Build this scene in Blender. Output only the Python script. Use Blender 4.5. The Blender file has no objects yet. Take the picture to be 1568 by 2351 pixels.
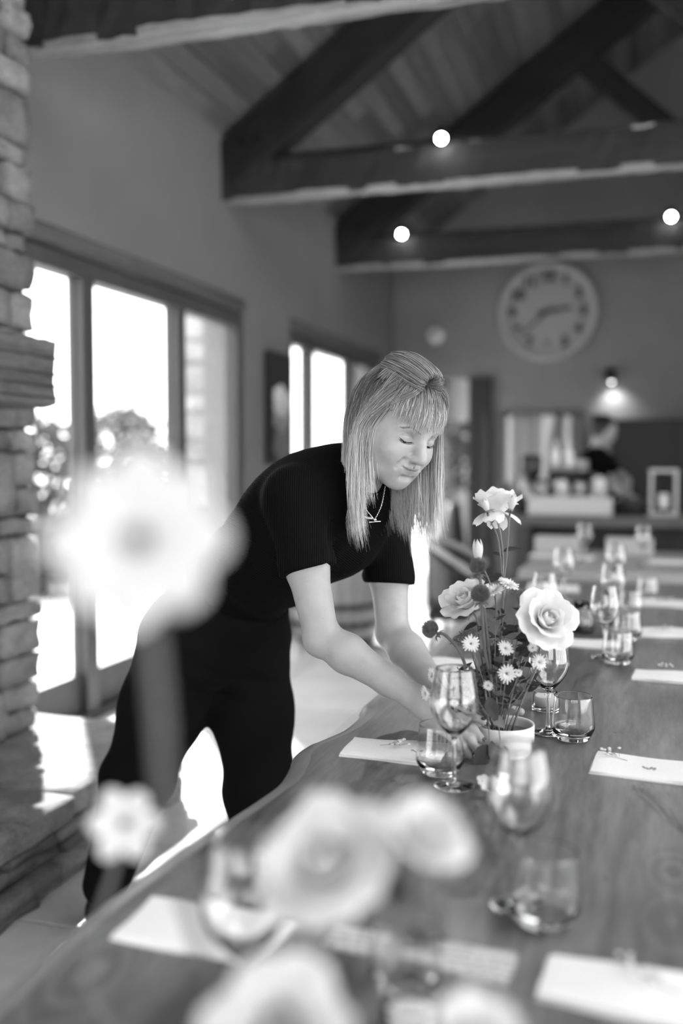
import bpy, bmesh, math, random
import numpy as np
from mathutils import Vector, Matrix

# ---------------------------------------------------------------- camera, world, light
scene = bpy.context.scene
COL = scene.collection
FPX, CX, CY = 2351 * 35.0 / 36.0, 784.0, 1175.5
YAW, PITCH, CAMH = math.radians(17.1), math.radians(3.2), 1.32
cam_data = bpy.data.cameras.new('camera')
cam = bpy.data.objects.new('camera', cam_data)
COL.objects.link(cam)
cam.location = (0, 0, CAMH)
cam.rotation_euler = (math.pi / 2 - PITCH, 0, YAW)
cam_data.sensor_fit = 'VERTICAL'
cam_data.sensor_height = 36.0
cam_data.sensor_width = 24.0
cam_data.lens = 35.0
cam_data.clip_start = 0.02
cam_data.dof.use_dof = True
cam_data.dof.focus_distance = 2.06
cam_data.dof.aperture_fstop = 1.2
scene.camera = cam

world = bpy.data.worlds.new('sky')
scene.world = world
world.use_nodes = True
bg = world.node_tree.nodes['Background']
bg.inputs[0].default_value = (1, 1, 1, 1)
bg.inputs[1].default_value = 4.2

sun_data = bpy.data.lights.new('sun', 'SUN')
sun_data.energy = 20.0
sun_data.angle = math.radians(1.2)
sun = bpy.data.objects.new('sun', sun_data)
COL.objects.link(sun)
SUN_EL = math.radians(42)
sun_to = Vector((0.56 * math.cos(SUN_EL), -0.8285 * math.cos(SUN_EL), -math.sin(SUN_EL)))
sun.rotation_euler = sun_to.to_track_quat('-Z', 'Y').to_euler()
sun.location = (-8, 12, 9)

scene.view_settings.view_transform = 'Standard'
scene.view_settings.look = 'None'
scene.view_settings.gamma = 1.0
scene.view_settings.use_curve_mapping = False
scene.view_settings.exposure = 0.62
scene.cycles.use_adaptive_sampling = True
scene.cycles.adaptive_threshold = 0.09
scene.cycles.adaptive_min_samples = 16
scene.cycles.max_bounces = 14
scene.cycles.diffuse_bounces = 3
scene.cycles.glossy_bounces = 4
scene.cycles.transmission_bounces = 14
scene.cycles.transparent_max_bounces = 16

XL, YB, XR, YR = -2.64, 10.54, 4.44, -3.2      # room: left wall, back wall, right wall, rear wall
ZP, RSL, XRIDGE = 3.38, 0.715, 0.90            # wall plate, roof slope, ridge

def portal(loc, rot, sx, sy):
    l = bpy.data.lights.new('window_portal', 'AREA')
    l.shape = 'RECTANGLE'; l.size = sx; l.size_y = sy
    l.cycles.is_portal = True
    o = bpy.data.objects.new('window_portal', l)
    COL.objects.link(o); o.location = loc; o.rotation_euler = rot

H = math.pi / 2
portal((XL - .35, 4.98, 1.22), (0, -H, 0), 2.4, 2.75)     # left doors
portal((XL - .35, 8.62, 1.22), (0, -H, 0), 2.4, 2.75)
portal((XL - .35, -1.2, 1.22), (0, -H, 0), 2.4, 3.4)  # added near-left doors
portal((XR + .25, 1.4, 1.4), (0, H, 0), 2.6, 8.0)         # added right windows
portal((0.9, YR - .25, 1.6), (H, 0, 0), 4.4, 1.6)        # added rear windows
portal((2.55, .9, ZP + RSL*(2*XRIDGE-2.55-XL) + .2), (0, math.atan(RSL), 0), 3.1, 4.2)   # added roof light over the near part of the room

# ---------------------------------------------------------------- pixel helpers (photo frame 1568 x 2351)
_ct, _st, _cp, _sp = math.cos(YAW), math.sin(YAW), math.cos(PITCH), math.sin(PITCH)
CR = np.array([_ct, _st, 0.0])
CF = np.array([-_st * _cp, _ct * _cp, -_sp])
CU = np.cross(CR, CF)
CAM = np.array([0, 0, CAMH])
def ray(px, py):
    return CF + CR * ((px - CX) / FPX) - CU * ((py - CY) / FPX)
def at(px, py, d):
    return CAM + ray(px, py) * d
def onz(px, py, z):
    r = ray(px, py); return CAM + r * ((z - CAMH) / r[2])
def onx(px, py, x):
    r = ray(px, py); return CAM + r * (x / r[0])
def ony(px, py, y):
    r = ray(px, py); return CAM + r * (y / r[1])
TZ = 0.75
def tab(px, py):
    return onz(px, py, TZ)
def V(*a):
    return np.array(a, dtype=float)

# ---------------------------------------------------------------- object helpers
def _props(o, label=None, cat=None, group=None, kind=None):
    if label: o['label'] = label
    if cat: o['category'] = cat
    if group: o['group'] = group
    if kind: o['kind'] = kind
    return o

def thing(name, label, cat, loc=(0, 0, 0), group=None, rotz=0.0, kind=None):
    o = bpy.data.objects.new(name, None)
    o.empty_display_size = 0.05
    COL.objects.link(o)
    o.location = tuple(float(v) for v in loc); o.rotation_euler = (0, 0, rotz)
    return _props(o, label, cat, group, kind)

def mk(name, verts, faces, mat, parent=None, world=False, smooth=False, origin=None):
    """one mesh object. world=True: verts are world coordinates."""
    v = np.asarray(verts, dtype=float).reshape(-1, 3)
    base = np.zeros(3)
    if parent is not None and world:
        q = parent
        while q is not None:
            base = base + np.array(q.location); q = q.parent
    if parent is None and origin is not None:
        base = np.array(origin, dtype=float)
        if not world: v = v + base
    me = bpy.data.meshes.new(name)
    me.from_pydata([tuple(p) for p in (v - base)] if len(v) < 200000 else (v - base).tolist(), [], [list(map(int, f)) for f in faces])
    if smooth:
        me.polygons.foreach_set('use_smooth', [True] * len(me.polygons))
    me.update()
    o = bpy.data.objects.new(name, me)
    COL.objects.link(o)
    if mat is not None: me.materials.append(mat)
    if parent is not None: o.parent = parent
    elif origin is not None: o.location = tuple(float(x) for x in base)
    return o

def share(name, me, parent=None, loc=(0, 0, 0), rot=(0, 0, 0), scale=(1, 1, 1)):
    o = bpy.data.objects.new(name, me); COL.objects.link(o)
    o.location = tuple(float(x) for x in loc); o.rotation_euler = rot; o.scale = scale
    if parent is not None: o.parent = parent
    return o

def copy_tree(o, parent=None):
    c = o.copy(); COL.objects.link(c); c.parent = parent
    for ch in list(o.children): copy_tree(ch, c)
    return c

class MB:
    """collects geometry for one mesh"""
    def __init__(s): s.v = []; s.f = []
    def add(s, v, f):
        n = len(s.v); s.v.extend([tuple(float(c) for c in p) for p in v]); s.f.extend([[i + n for i in q] for q in f]); return s
    def box(s, lo, hi, bevel=0.0):
        x0, y0, z0 = lo; x1, y1, z1 = hi
        if bevel <= 0:
            return s.add([(x0,y0,z0),(x1,y0,z0),(x1,y1,z0),(x0,y1,z0),(x0,y0,z1),(x1,y0,z1),(x1,y1,z1),(x0,y1,z1)],
                         [(0,3,2,1),(4,5,6,7),(0,1,5,4),(1,2,6,5),(2,3,7,6),(3,0,4,7)])
        bm = bmesh.new(); bmesh.ops.create_cube(bm, size=1)
        for q in bm.verts:
            q.co = Vector(((x0+x1)/2 + q.co.x*(x1-x0), (y0+y1)/2 + q.co.y*(y1-y0), (z0+z1)/2 + q.co.z*(z1-z0)))
        bmesh.ops.bevel(bm, geom=list(bm.edges), offset=bevel, segments=2, affect='EDGES', profile=0.6)
        bm.verts.index_update()
        s.add([q.co[:] for q in bm.verts], [[w.index for w in f.verts] for f in bm.faces]); bm.free(); return s
    def bar(s, a, b, w, h, up=(0, 0, 1)):
        """rectangular bar from a to b; h along up, w across"""
        a = np.array(a, float); b = np.array(b, float); d = b - a; d /= np.linalg.norm(d)
        u = np.array(up, float); sd = np.cross(d, u); sd /= np.linalg.norm(sd); u = np.cross(sd, d)
        vs = [p + sd*i*w/2 + u*j*h/2 for p in (a, b) for i, j in ((-1,-1),(1,-1),(1,1),(-1,1))]
        return s.add(vs, [(0,1,2,3),(7,6,5,4),(0,4,5,1),(1,5,6,2),(2,6,7,3),(3,7,4,0)])
    def tube(s, pts, r, n=8, cap=True):
        pts = np.asarray(pts, float); m = len(pts)
        rr = np.full(m, r, float) if np.isscalar(r) else np.asarray(r, float)
        t = np.gradient(pts, axis=0); t /= np.linalg.norm(t, axis=1)[:, None] + 1e-12
        ref = np.array([0, 0, 1.0]) if abs(t[0][2]) < .9 else np.array([1.0, 0, 0])
        x = np.cross(t[0], ref); x /= np.linalg.norm(x)
        vs = []
        for i in range(m):
            x = x - t[i]*np.dot(x, t[i]); x /= np.linalg.norm(x) + 1e-12
            y = np.cross(t[i], x)
            for k in range(n):
                a = 2*math.pi*k/n; vs.append(pts[i] + rr[i]*(math.cos(a)*x + math.sin(a)*y))
        fs = [(i*n+k, i*n+(k+1) % n, (i+1)*n+(k+1) % n, (i+1)*n+k) for i in range(m-1) for k in range(n)]
        if cap: fs += [tuple(range(n-1, -1, -1)), tuple((m-1)*n+k for k in range(n))]
        return s.add(vs, fs)
    def lathe(s, prof, n=48, c=(0, 0, 0)):
        """prof list of (r,z); r==0 ends close"""
        idx = []; vs = []
        for r, z in prof:
            if r < 1e-7: idx.append([len(vs)]); vs.append((c[0], c[1], c[2]+z))
            else:
                idx.append(list(range(len(vs), len(vs)+n)))
                vs += [(c[0]+r*math.cos(2*math.pi*k/n), c[1]+r*math.sin(2*math.pi*k/n), c[2]+z) for k in range(n)]
        fs = []
        for a, b in zip(idx[:-1], idx[1:]):
            for k in range(n):
                k2 = (k+1) % n
                if len(a) == 1 and len(b) == 1: continue
                if len(a) == 1: fs.append((a[0], b[k2], b[k]))
                elif len(b) == 1: fs.append((a[k], a[k2], b[0]))
                else: fs.append((a[k], a[k2], b[k2], b[k]))
        return s.add(vs, fs)
    def ball(s, c, r, nu=12, nv=8, scale=(1, 1, 1)):
        prof = [(0 if i in (0, nv) else r*math.sin(math.pi*i/nv), -r*math.cos(math.pi*i/nv)) for i in range(nv+1)]
        t = MB().lathe(prof, nu)
        return s.add([(c[0]+p[0]*scale[0], c[1]+p[1]*scale[1], c[2]+p[2]*scale[2]) for p in t.v], t.f)
    def prism(s, poly, axis_vec):
        """poly: list of 3d pts (planar), extruded by axis_vec"""
        n = len(poly); a = [np.array(p, float) for p in poly]; b = [p + np.array(axis_vec, float) for p in a]
        return s.add(a + b, [tuple(range(n-1, -1, -1)), tuple(range(n, 2*n))] + [(i, (i+1) % n, n+(i+1) % n, n+i) for i in range(n)])
    def build(s, name, mat, parent=None, world=False, smooth=False, origin=None):
        return mk(name, s.v, s.f, mat, parent, world, smooth, origin)

def fixn(o):
    bm = bmesh.new(); bm.from_mesh(o.data); bmesh.ops.recalc_face_normals(bm, faces=bm.faces); bm.to_mesh(o.data); bm.free(); return o

def spline(P, n):
    """Catmull-Rom through points"""
    P = np.asarray(P, float)
    if len(P) == 2: return P[0] + (P[1]-P[0])*np.linspace(0, 1, n)[:, None]
    Q = np.vstack([2*P[0]-P[1], P, 2*P[-1]-P[-2]])
    out = []
    for u in np.linspace(0, len(P)-1-1e-9, n):
        i = int(u); t = u-i; a, b, c, d = Q[i], Q[i+1], Q[i+2], Q[i+3]
        out.append(.5*((2*b)+(-a+c)*t+(2*a-5*b+4*c-d)*t*t+(-a+3*b-3*c+d)*t**3))
    return np.array(out)

# ---------------------------------------------------------------- materials (all greys: a black and white photograph)
class NT:
    def __init__(s, name):
        s.m = bpy.data.materials.new(name); s.m.use_nodes = True; s.t = s.m.node_tree; s.n = s.t.nodes
        s.b = s.n['Principled BSDF']; s.out = s.n['Material Output']
    def node(s, typ, **kw):
        q = s.n.new(typ)
        for k, v in kw.items():
            if k in q.inputs: q.inputs[k].default_value = v
            else: setattr(q, k, v)
        return q
    def link(s, a, b): s.t.links.new(a, b)
    def coords(s, scale=(1, 1, 1), kind='Object', rot=(0, 0, 0)):
        tc = s.node('ShaderNodeTexCoord'); mp = s.node('ShaderNodeMapping')
        mp.inputs['Scale'].default_value = scale; mp.inputs['Rotation'].default_value = rot
        s.link(tc.outputs[kind], mp.inputs['Vector']); return mp.outputs['Vector']
    def noise(s, vec, scale, detail=4, rough=.55, dist=0.0):
        q = s.node('ShaderNodeTexNoise'); q.inputs['Scale'].default_value = scale; q.inputs['Detail'].default_value = detail
        q.inputs['Roughness'].default_value = rough; q.inputs['Distortion'].default_value = dist
        s.link(vec, q.inputs['Vector']); return q.outputs['Fac']
    def ramp(s, fac, stops):
        q = s.node('ShaderNodeValToRGB'); e = q.color_ramp.elements
        while len(e) < len(stops): e.new(.5)
        for i, (p, c) in enumerate(stops): e[i].position = p; e[i].color = (c, c, c, 1)
        s.link(fac, q.inputs[0]); return q.outputs[0]
    def mix(s, a, b, fac, mode='MIX'):
        q = s.node('ShaderNodeMix', data_type='RGBA', blend_type=mode)
        for i, v in ((6, a), (7, b), (0, fac)):
            if hasattr(v, 'links'): s.link(v, q.inputs[i])
            else: q.inputs[i].default_value = v if i == 0 else (v, v, v, 1)
        return q.outputs[2]
    def math(s, op, a, b=None):
        q = s.node('ShaderNodeMath', operation=op)
        for i, v in enumerate((a, b)):
            if v is None: continue
            if hasattr(v, 'links'): s.link(v, q.inputs[i])
            else: q.inputs[i].default_value = v
        return q.outputs[0]
    def bump(s, h, strength=.3, dist=.01):
        q = s.node('ShaderNodeBump'); q.inputs['Strength'].default_value = strength; q.inputs['Distance'].default_value = dist
        s.link(h, q.inputs['Height']); s.link(q.outputs[0], s.b.inputs['Normal'])
    def base(s, c):
        if hasattr(c, 'links'): s.link(c, s.b.inputs['Base Color'])
        else: s.b.inputs['Base Color'].default_value = (c, c, c, 1)

def plain(name, c, rough=.6, metal=0.0, var=.0, scale=20, bump=0.0, spec=.5, sheen=0.0):
    t = NT(name); t.b.inputs['Roughness'].default_value = rough; t.b.inputs['Metallic'].default_value = metal
    t.b.inputs['Specular IOR Level'].default_value = spec
    if sheen: t.b.inputs['Sheen Weight'].default_value = sheen
    if var or bump:
        v = t.coords(); f = t.noise(v, scale, 5)
        if var: t.base(t.ramp(f, [(.25, max(c*(1-var), 0)), (.75, min(c*(1+var), 1))]))
        else: t.base(c)
        if bump: t.bump(f, bump, .004)
    else: t.base(c)
    return t.m

def wood(name, lo, hi, axis='Y', rough=.55, scale=1.0, knots=False, rnd=0.0, bump=.25, spec=.4):
    t = NT(name); t.b.inputs['Roughness'].default_value = rough; t.b.inputs['Specular IOR Level'].default_value = spec
    k = .08
    sc = {'X': (k, 1, 1), 'Y': (1, k, 1), 'Z': (1, 1, k)}[axis]
    v = t.coords(sc)
    big = t.noise(v, 6*scale, 3, .5, .6); fine = t.noise(v, 70*scale, 4, .6, .3)
    f = t.math('ADD', t.math('MULTIPLY', big, .6), t.math('MULTIPLY', fine, .4))
    col = t.ramp(f, [(.32, lo), (.52, (lo+hi)/2), (.68, hi)])
    if knots:
        v2 = t.coords({'X': (.35, 1, 1), 'Y': (1, .35, 1), 'Z': (1, 1, .35)}[axis])
        n2 = t.noise(v2, 2.2*scale, 5, .65, 1.2)
        col = t.mix(col, lo*.25, t.ramp(n2, [(.60, 0.0), (.74, .8)]))
    if rnd:
        oi = t.node('ShaderNodeObjectInfo')
        mr = t.node('ShaderNodeMapRange'); mr.inputs[3].default_value = 1-rnd; mr.inputs[4].default_value = 1+rnd
        t.link(oi.outputs['Random'], mr.inputs[0])
        col = t.mix(col, mr.outputs[0], 1.0, 'MULTIPLY')
    t.base(col)
    if bump: t.bump(f, bump, .003)
    return t.m

def stone(name, lo, hi, scale=6, rnd=.3, bump=.8, rough=.85):
    t = NT(name); t.b.inputs['Roughness'].default_value = rough
    v = t.coords((1, 1, 1.8), rot=(0.2, .4, 0)); a = t.noise(v, scale, 6, .65, .4); b = t.noise(v, scale*7, 4, .6)
    f = t.math('ADD', t.math('MULTIPLY', a, .65), t.math('MULTIPLY', b, .35))
    col = t.ramp(f, [(.3, lo), (.68, hi)])
    oi = t.node('ShaderNodeObjectInfo'); mr = t.node('ShaderNodeMapRange'); mr.inputs[3].default_value = 1-rnd; mr.inputs[4].default_value = 1+rnd
    t.link(oi.outputs['Random'], mr.inputs[0]); t.base(t.mix(col, mr.outputs[0], 1.0, 'MULTIPLY'))
    t.bump(f, bump, .012); return t.m

def glass(name, ior=1.6, rough=0.0):
    t = NT(name); t.b.inputs['Transmission Weight'].default_value = 1.0; t.b.inputs['Roughness'].default_value = rough
    t.b.inputs['IOR'].default_value = ior; t.base(.985); return t.m

def pane_glass(name):
    t = NT(name); n = t.n; n.remove(t.b)
    tr = t.node('ShaderNodeBsdfTransparent'); tr.inputs[0].default_value = (.95, .95, .95, 1)
    gl = t.node('ShaderNodeBsdfGlossy'); gl.inputs['Roughness'].default_value = 0.0
    lw = t.node('ShaderNodeLayerWeight'); fr = t.node('ShaderNodeMath', operation='POWER'); fr.inputs[1].default_value = 4.0
    t.link(lw.outputs['Facing'], fr.inputs[0])
    mx = t.node('ShaderNodeMixShader'); t.link(t.math('ADD', t.math('MULTIPLY', fr.outputs[0], .5), .03), mx.inputs[0]); t.link(tr.outputs[0], mx.inputs[1]); t.link(gl.outputs[0], mx.inputs[2])
    t.link(mx.outputs[0], t.out.inputs[0]); return t.m

def petal_mat(name, c, trans=.35, var=.05):
    t = NT(name); t.base(c); t.b.inputs['Roughness'].default_value = .6
    t.b.inputs['Specular IOR Level'].default_value = .25
    v = t.coords(); f = t.noise(v, 60, 3); t.base(t.ramp(f, [(.3, c*(1-var)), (.7, c)]))
    tl = t.node('ShaderNodeBsdfTranslucent'); tl.inputs[0].default_value = (c, c, c, 1)
    mx = t.node('ShaderNodeMixShader'); mx.inputs[0].default_value = trans
    t.link(t.b.outputs[0], mx.inputs[1]); t.link(tl.outputs[0], mx.inputs[2]); t.link(mx.outputs[0], t.out.inputs[0]); return t.m

def emit(name, c, strength):
    t = NT(name); t.base(c); t.b.inputs['Emission Color'].default_value = (c, c, c, 1); t.b.inputs['Emission Strength'].default_value = strength; return t.m

M = {}
M['plaster'] = plain('plaster', .165, .9, var=.06, scale=3, bump=.08)
M['plaster_back'] = plain('plaster_back', .19, .9, var=.06, scale=3, bump=.08)
M['plank'] = wood('ceiling_plank', .06, .17, 'Y', .6, 1.0, True, .35)
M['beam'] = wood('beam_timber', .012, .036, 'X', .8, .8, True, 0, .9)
M['rafter'] = wood('rafter_timber', .007, .018, 'X', .8, .8, False, 0, .6)
M['frame'] = wood('door_frame', .045, .075, 'Z', .45, 1.5, False, 0, .15)
M['lintel'] = wood('lintel_timber', .05, .13, 'Y', .8, 1.2, False, 0, .8)
M['pane'] = pane_glass('window_pane')
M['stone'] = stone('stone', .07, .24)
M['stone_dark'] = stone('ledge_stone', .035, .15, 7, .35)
M['mortar'] = plain('mortar', .035, .95, var=.3, scale=30, bump=.5)
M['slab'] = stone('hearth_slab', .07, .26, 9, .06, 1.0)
M['tile'] = stone('floor_tile', .48, .62, 2.5, .07, .10, .24)
M['grout'] = plain('grout', .2, .9, var=.2)
M['table'] = None
M['black_metal'] = plain('black_metal', .01, .45, .2)
M['glass'] = glass('clear_glass')
M['white_ceramic'] = plain('white_ceramic', .70, .35, var=.02, scale=40, bump=.05)
M['linen'] = plain('linen', .82, .85, var=.03, scale=200, bump=.25)
M['paper'] = plain('paper', .62, .8, var=.03, scale=30)
M['ink'] = plain('ink', .08, .6)
M['wax'] = plain('candle_wax', .75, .5)
# ================================================================ the room
rng = np.random.default_rng(7)
random.seed(7)

def yX(px, X): return float(onx(px, 1048, X)[1])
def zX(px, py, X): return float(onx(px, py, X)[2])

# ---- floor: grout bed with tiles
floor = MB().box((XL-.3, YR-.3, -.12), (XR+.3, 14.3, -.012)).build('floor', M['grout'])
_props(floor, 'pale stone tiled floor of the dining room', None, None, 'structure')
tl = .62
tile_me = MB().box((.004, .004, -.03), (tl-.004, tl-.004, 0), .003).build('tile', M['tile'], floor)
tile_mesh = tile_me.data
first = True
for i in range(0, 12):
    for j in range(-6, 28):
        x, y = XL + i*tl, -.1 + j*tl
        if x + tl > XR+.3: continue
        if j < 1 and i > 0 and i < 10: pass
        if y > YB and i > 6: continue
        if first: tile_me.location = (x, y, 0); first = False
        elif i < 7: share('tile', tile_mesh, floor, (x, y, rng.uniform(-.0015, .0015)))
for i in range(7, 12):
    x = XL + i*tl
    MB().box((x+.004, YR, -.03), (x+tl-.004, YB, 0)).build('tile', M['tile'], floor)

# ---- left wall with two door openings
ZL = zX(400, 625, XL)            # top of the opening
Y1a, Y1b = 3.62, yX(566, XL)
Y2a, Y2b = yX(665, XL), yX(876, XL)
W0 = XL - .32
b = MB()
Y0a, Y0b = -2.9, .5  # opening for the added near doors
b.box((W0, YR, -.1), (XL, Y0a, ZP+.05)); b.box((W0, Y0b, -.1), (XL, Y1a, ZP+.05)); b.box((W0, Y0a, ZL), (XL, Y0b, ZP+.05)); b.box((W0, Y1b, -.1), (XL, Y2a, ZP+.05)); b.box((W0, Y2b, -.1), (XL, YB, ZP+.05))
b.box((W0, Y1a, ZL), (XL, Y1b, ZP+.05)); b.box((W0, Y2a, ZL), (XL, Y2b, ZP+.05))
_props(b.build('wall_left', M['plaster']), 'grey plastered wall with two glazed door openings', None, None, 'structure')

# ---- back wall with gable, doorway and serving window
Dx0, Dx1 = float(ony(925, 1048, YB)[0]), float(ony(1074, 1048, YB)[0])
DZ = float(ony(1040, 868, YB)[2])
Wx0, Wx1 = float(ony(1152, 1048, YB)[0]), float(ony(1345, 1048, YB)[0])
WZ0, WZ1 = 1.0, float(ony(1250, 945, YB)[2])
b = MB(); T = .22
b.box((XL-.32, YB, -.1), (Dx0, YB+T, ZP)); b.box((Dx0, YB, DZ), (Dx1, YB+T, ZP)); b.box((Dx1, YB, -.1), (Wx0, YB+T, ZP))
b.box((Wx0, YB, -.1), (Wx1, YB+T, WZ0)); b.box((Wx0, YB, WZ1), (Wx1, YB+T, ZP)); b.box((Wx1, YB, -.1), (XR+.3, YB+T, ZP))
ridge_z = ZP + RSL*(XRIDGE-XL)
b.prism([(XL-.3, YB, ZP-.01), (XR+.3, YB, ZP-.01), (XRIDGE, YB, ridge_z+.2)], (0, T, 0))
wb = b.build('wall_back', M['plaster_back']); fixn(wb)
_props(wb, 'grey plastered gable wall behind the bar', None, None, 'structure')

# ---- right wall and rear wall (outside the view) with unseen windows added to light the table
b = MB()
RY0, RY1 = -2.6, 5.4
b.box((XR, YR, -.1), (XR+.3, RY0, ZP)); b.box((XR, RY1, -.1), (XR+.3, YB, ZP)); b.box((XR, RY0, -.1), (XR+.3, RY1, .1)); b.box((XR, RY0, 2.75), (XR+.3, RY1, ZP))
_props(b.build('wall_right', M['plaster']), 'plastered wall on the right of the room', None, None, 'structure')
b = MB()
b.box((XL-.3, YR-.3, -.1), (-1.3, YR, ZP)); b.box((3.1, YR-.3, -.1), (XR+.3, YR, ZP)); b.box((-1.3, YR-.3, -.1), (3.1, YR, .8)); b.box((-1.3, YR-.3, 2.4), (3.1, YR, ZP))
b.prism([(XL-.3, YR-.3, ZP-.01), (XR+.3, YR-.3, ZP-.01), (XRIDGE, YR-.3, ridge_z+.2)], (0, .3, 0))
_props(fixn(b.build('wall_rear', M['plaster'])), 'plastered gable wall at the near end of the room', None, None, 'structure')
w3 = thing('added_window_3', 'added unseen timber framed window on the right, lighting the table', None, (XR, RY0, .1), kind='structure')
for k in range(8):
    y = RY0 + (RY1-RY0)*k/7
    MB().box((XR+.05, y-.05, .1), (XR+.15, y+.05, 2.75)).build('mullion', M['frame'], w3, True)
w4 = thing('added_window_4', 'added unseen timber framed glazing at the near end, lighting the table', None, (-1.8, YR, .1), kind='structure')
for k in range(6):
    x = -1.3 + 4.4*k/5
    MB().box((x-.05, YR-.15, .8), (x+.05, YR-.05, 2.4)).build('mullion', M['frame'], w4, True)

# ---- roof: deck with planks under it
b = MB()
nx, nz = -RSL/math.hypot(1, RSL), 1/math.hypot(1, RSL)
SKX0, SKX1, SKY0, SKY1 = 1.25, 3.85, -1.2, 3.0          # unseen roof light added in the right slope to brighten the table
def deck_piece(xa, xb, ya, yb):
    za, zb = ridge_z - RSL*abs(xa-XRIDGE), ridge_z - RSL*abs(xb-XRIDGE)
    b.prism([(xa, ya, za+.03), (xb, ya, zb+.03), (xb, ya, zb+.13), (xa, ya, za+.13)], (0, yb-ya, 0))
deck_piece(XRIDGE, XL-.3, YR-.3, YB+.2)
deck_piece(XRIDGE, SKX0, YR-.3, YB+.2); deck_piece(SKX1, XR+.3, YR-.3, YB+.2); deck_piece(SKX0, SKX1, YR-.3, SKY0); deck_piece(SKX0, SKX1, SKY1, YB+.2)
deck = fixn(b.build('ceiling', M['rafter'])); _props(deck, 'pitched boarded ceiling above the trusses', None, None, 'structure')
slope_len = (XRIDGE-XL)*math.hypot(1, RSL); pw = .134
npl = int(slope_len/pw)
ang = math.atan(RSL)
pl = {}
for L in (2.4, 3.3, 4.0, 2.0, YB-SKY1, 14.0):
    q = MB().box((.003, 0, 0), (pw-.003, L-.004, .022), .004)
    me = bpy.data.meshes.new('plank'); me.from_pydata(q.v, [], q.f); me.materials.append(M['plank']); pl[L] = me
for i in range(npl):
    s0 = i*pw
    x, z = XL + s0*math.cos(ang), ZP + s0*math.sin(ang)
    y = -1.5 + rng.uniform(-1.2, 0)
    while y < YB:
        L = float(rng.choice([2.4, 3.3, 4.0]))
        share('plank', pl[L], deck, (x, y, z + rng.uniform(0, .004)), (0, -ang, 0), (1, min(1, (YB+.1-y)/L), 1)); y += L
    xr_ = 2*XRIDGE - x
    if SKX0 - .01 < xr_ - pw*.8 and xr_ < SKX1 + .12:
        share('plank', pl[YB-SKY1], deck, (xr_, YB, z), (0, -ang, math.pi)); share('plank', pl[2.0], deck, (xr_, SKY0, z), (0, -ang, math.pi))
    else: share('plank', pl[14.0], deck, (xr_, YB, z), (0, -ang, math.pi))

w6 = thing('added_window_6', 'added unseen roof light in the right slope, brightening the table', None, (SKX0, SKY0, 4.0), kind='structure')
for x in (SKX0, (SKX0+SKX1)/2, SKX1):
    z = ridge_z - RSL*(x-XRIDGE); MB().bar((x, SKY0, z+.06), (x, SKY1, z+.06), .06, .1).build('glazing_bar', M['frame'], w6, True)
for y in (SKY0, .9, SKY1): MB().bar((SKX0, y, ridge_z - RSL*(SKX0-XRIDGE)+.06), (SKX1, y, ridge_z - RSL*(SKX1-XRIDGE)+.06), .06, .1).build('glazing_bar', M['frame'], w6, True)

# ---- rough timbers
def rough_beam(a, b_, w, h, amp, nseg, seed, up=(0, 0, 1)):
    r = np.random.default_rng(seed)
    a = np.array(a, float); b_ = np.array(b_, float); d = b_-a; L = np.linalg.norm(d); d /= L
    u = np.array(up, float); sd = np.cross(d, u); sd /= np.linalg.norm(sd); u = np.cross(sd, d)
    c = .16
    ring = [(-1, -1+c), (-1+c, -1), (-.3, -1), (.3, -1), (1-c, -1), (1, -1+c), (1, -.2), (1, 1-c*.5), (1-c*.5, 1), (-1+c*.5, 1), (-1, 1-c*.5), (-1, -.2)]
    n = len(ring); vs = []
    ph = r.uniform(0, 9, (n, 4))
    for i in range(nseg+1):
        s = L*i/nseg
        for k, (p, q) in enumerate(ring):
            e = amp*(.5*math.sin(s*5+ph[k, 0]) + .5*math.sin(s*13+ph[k, 1])) + r.uniform(-amp, amp)*.6
            f = amp*(.5*math.sin(s*4+ph[k, 2])) + r.uniform(-amp, amp)*.6
            vs.append(a + d*s + sd*(p*w/2 + e*abs(p)) + u*(q*h/2 + f*abs(q)))
    fs = [(i*n+k, i*n+(k+1) % n, (i+1)*n+(k+1) % n, (i+1)*n+k) for i in range(nseg) for k in range(n)]
    fs += [tuple(range(n-1, -1, -1)), tuple(nseg*n+k for k in range(n))]
    return vs, fs

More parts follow.
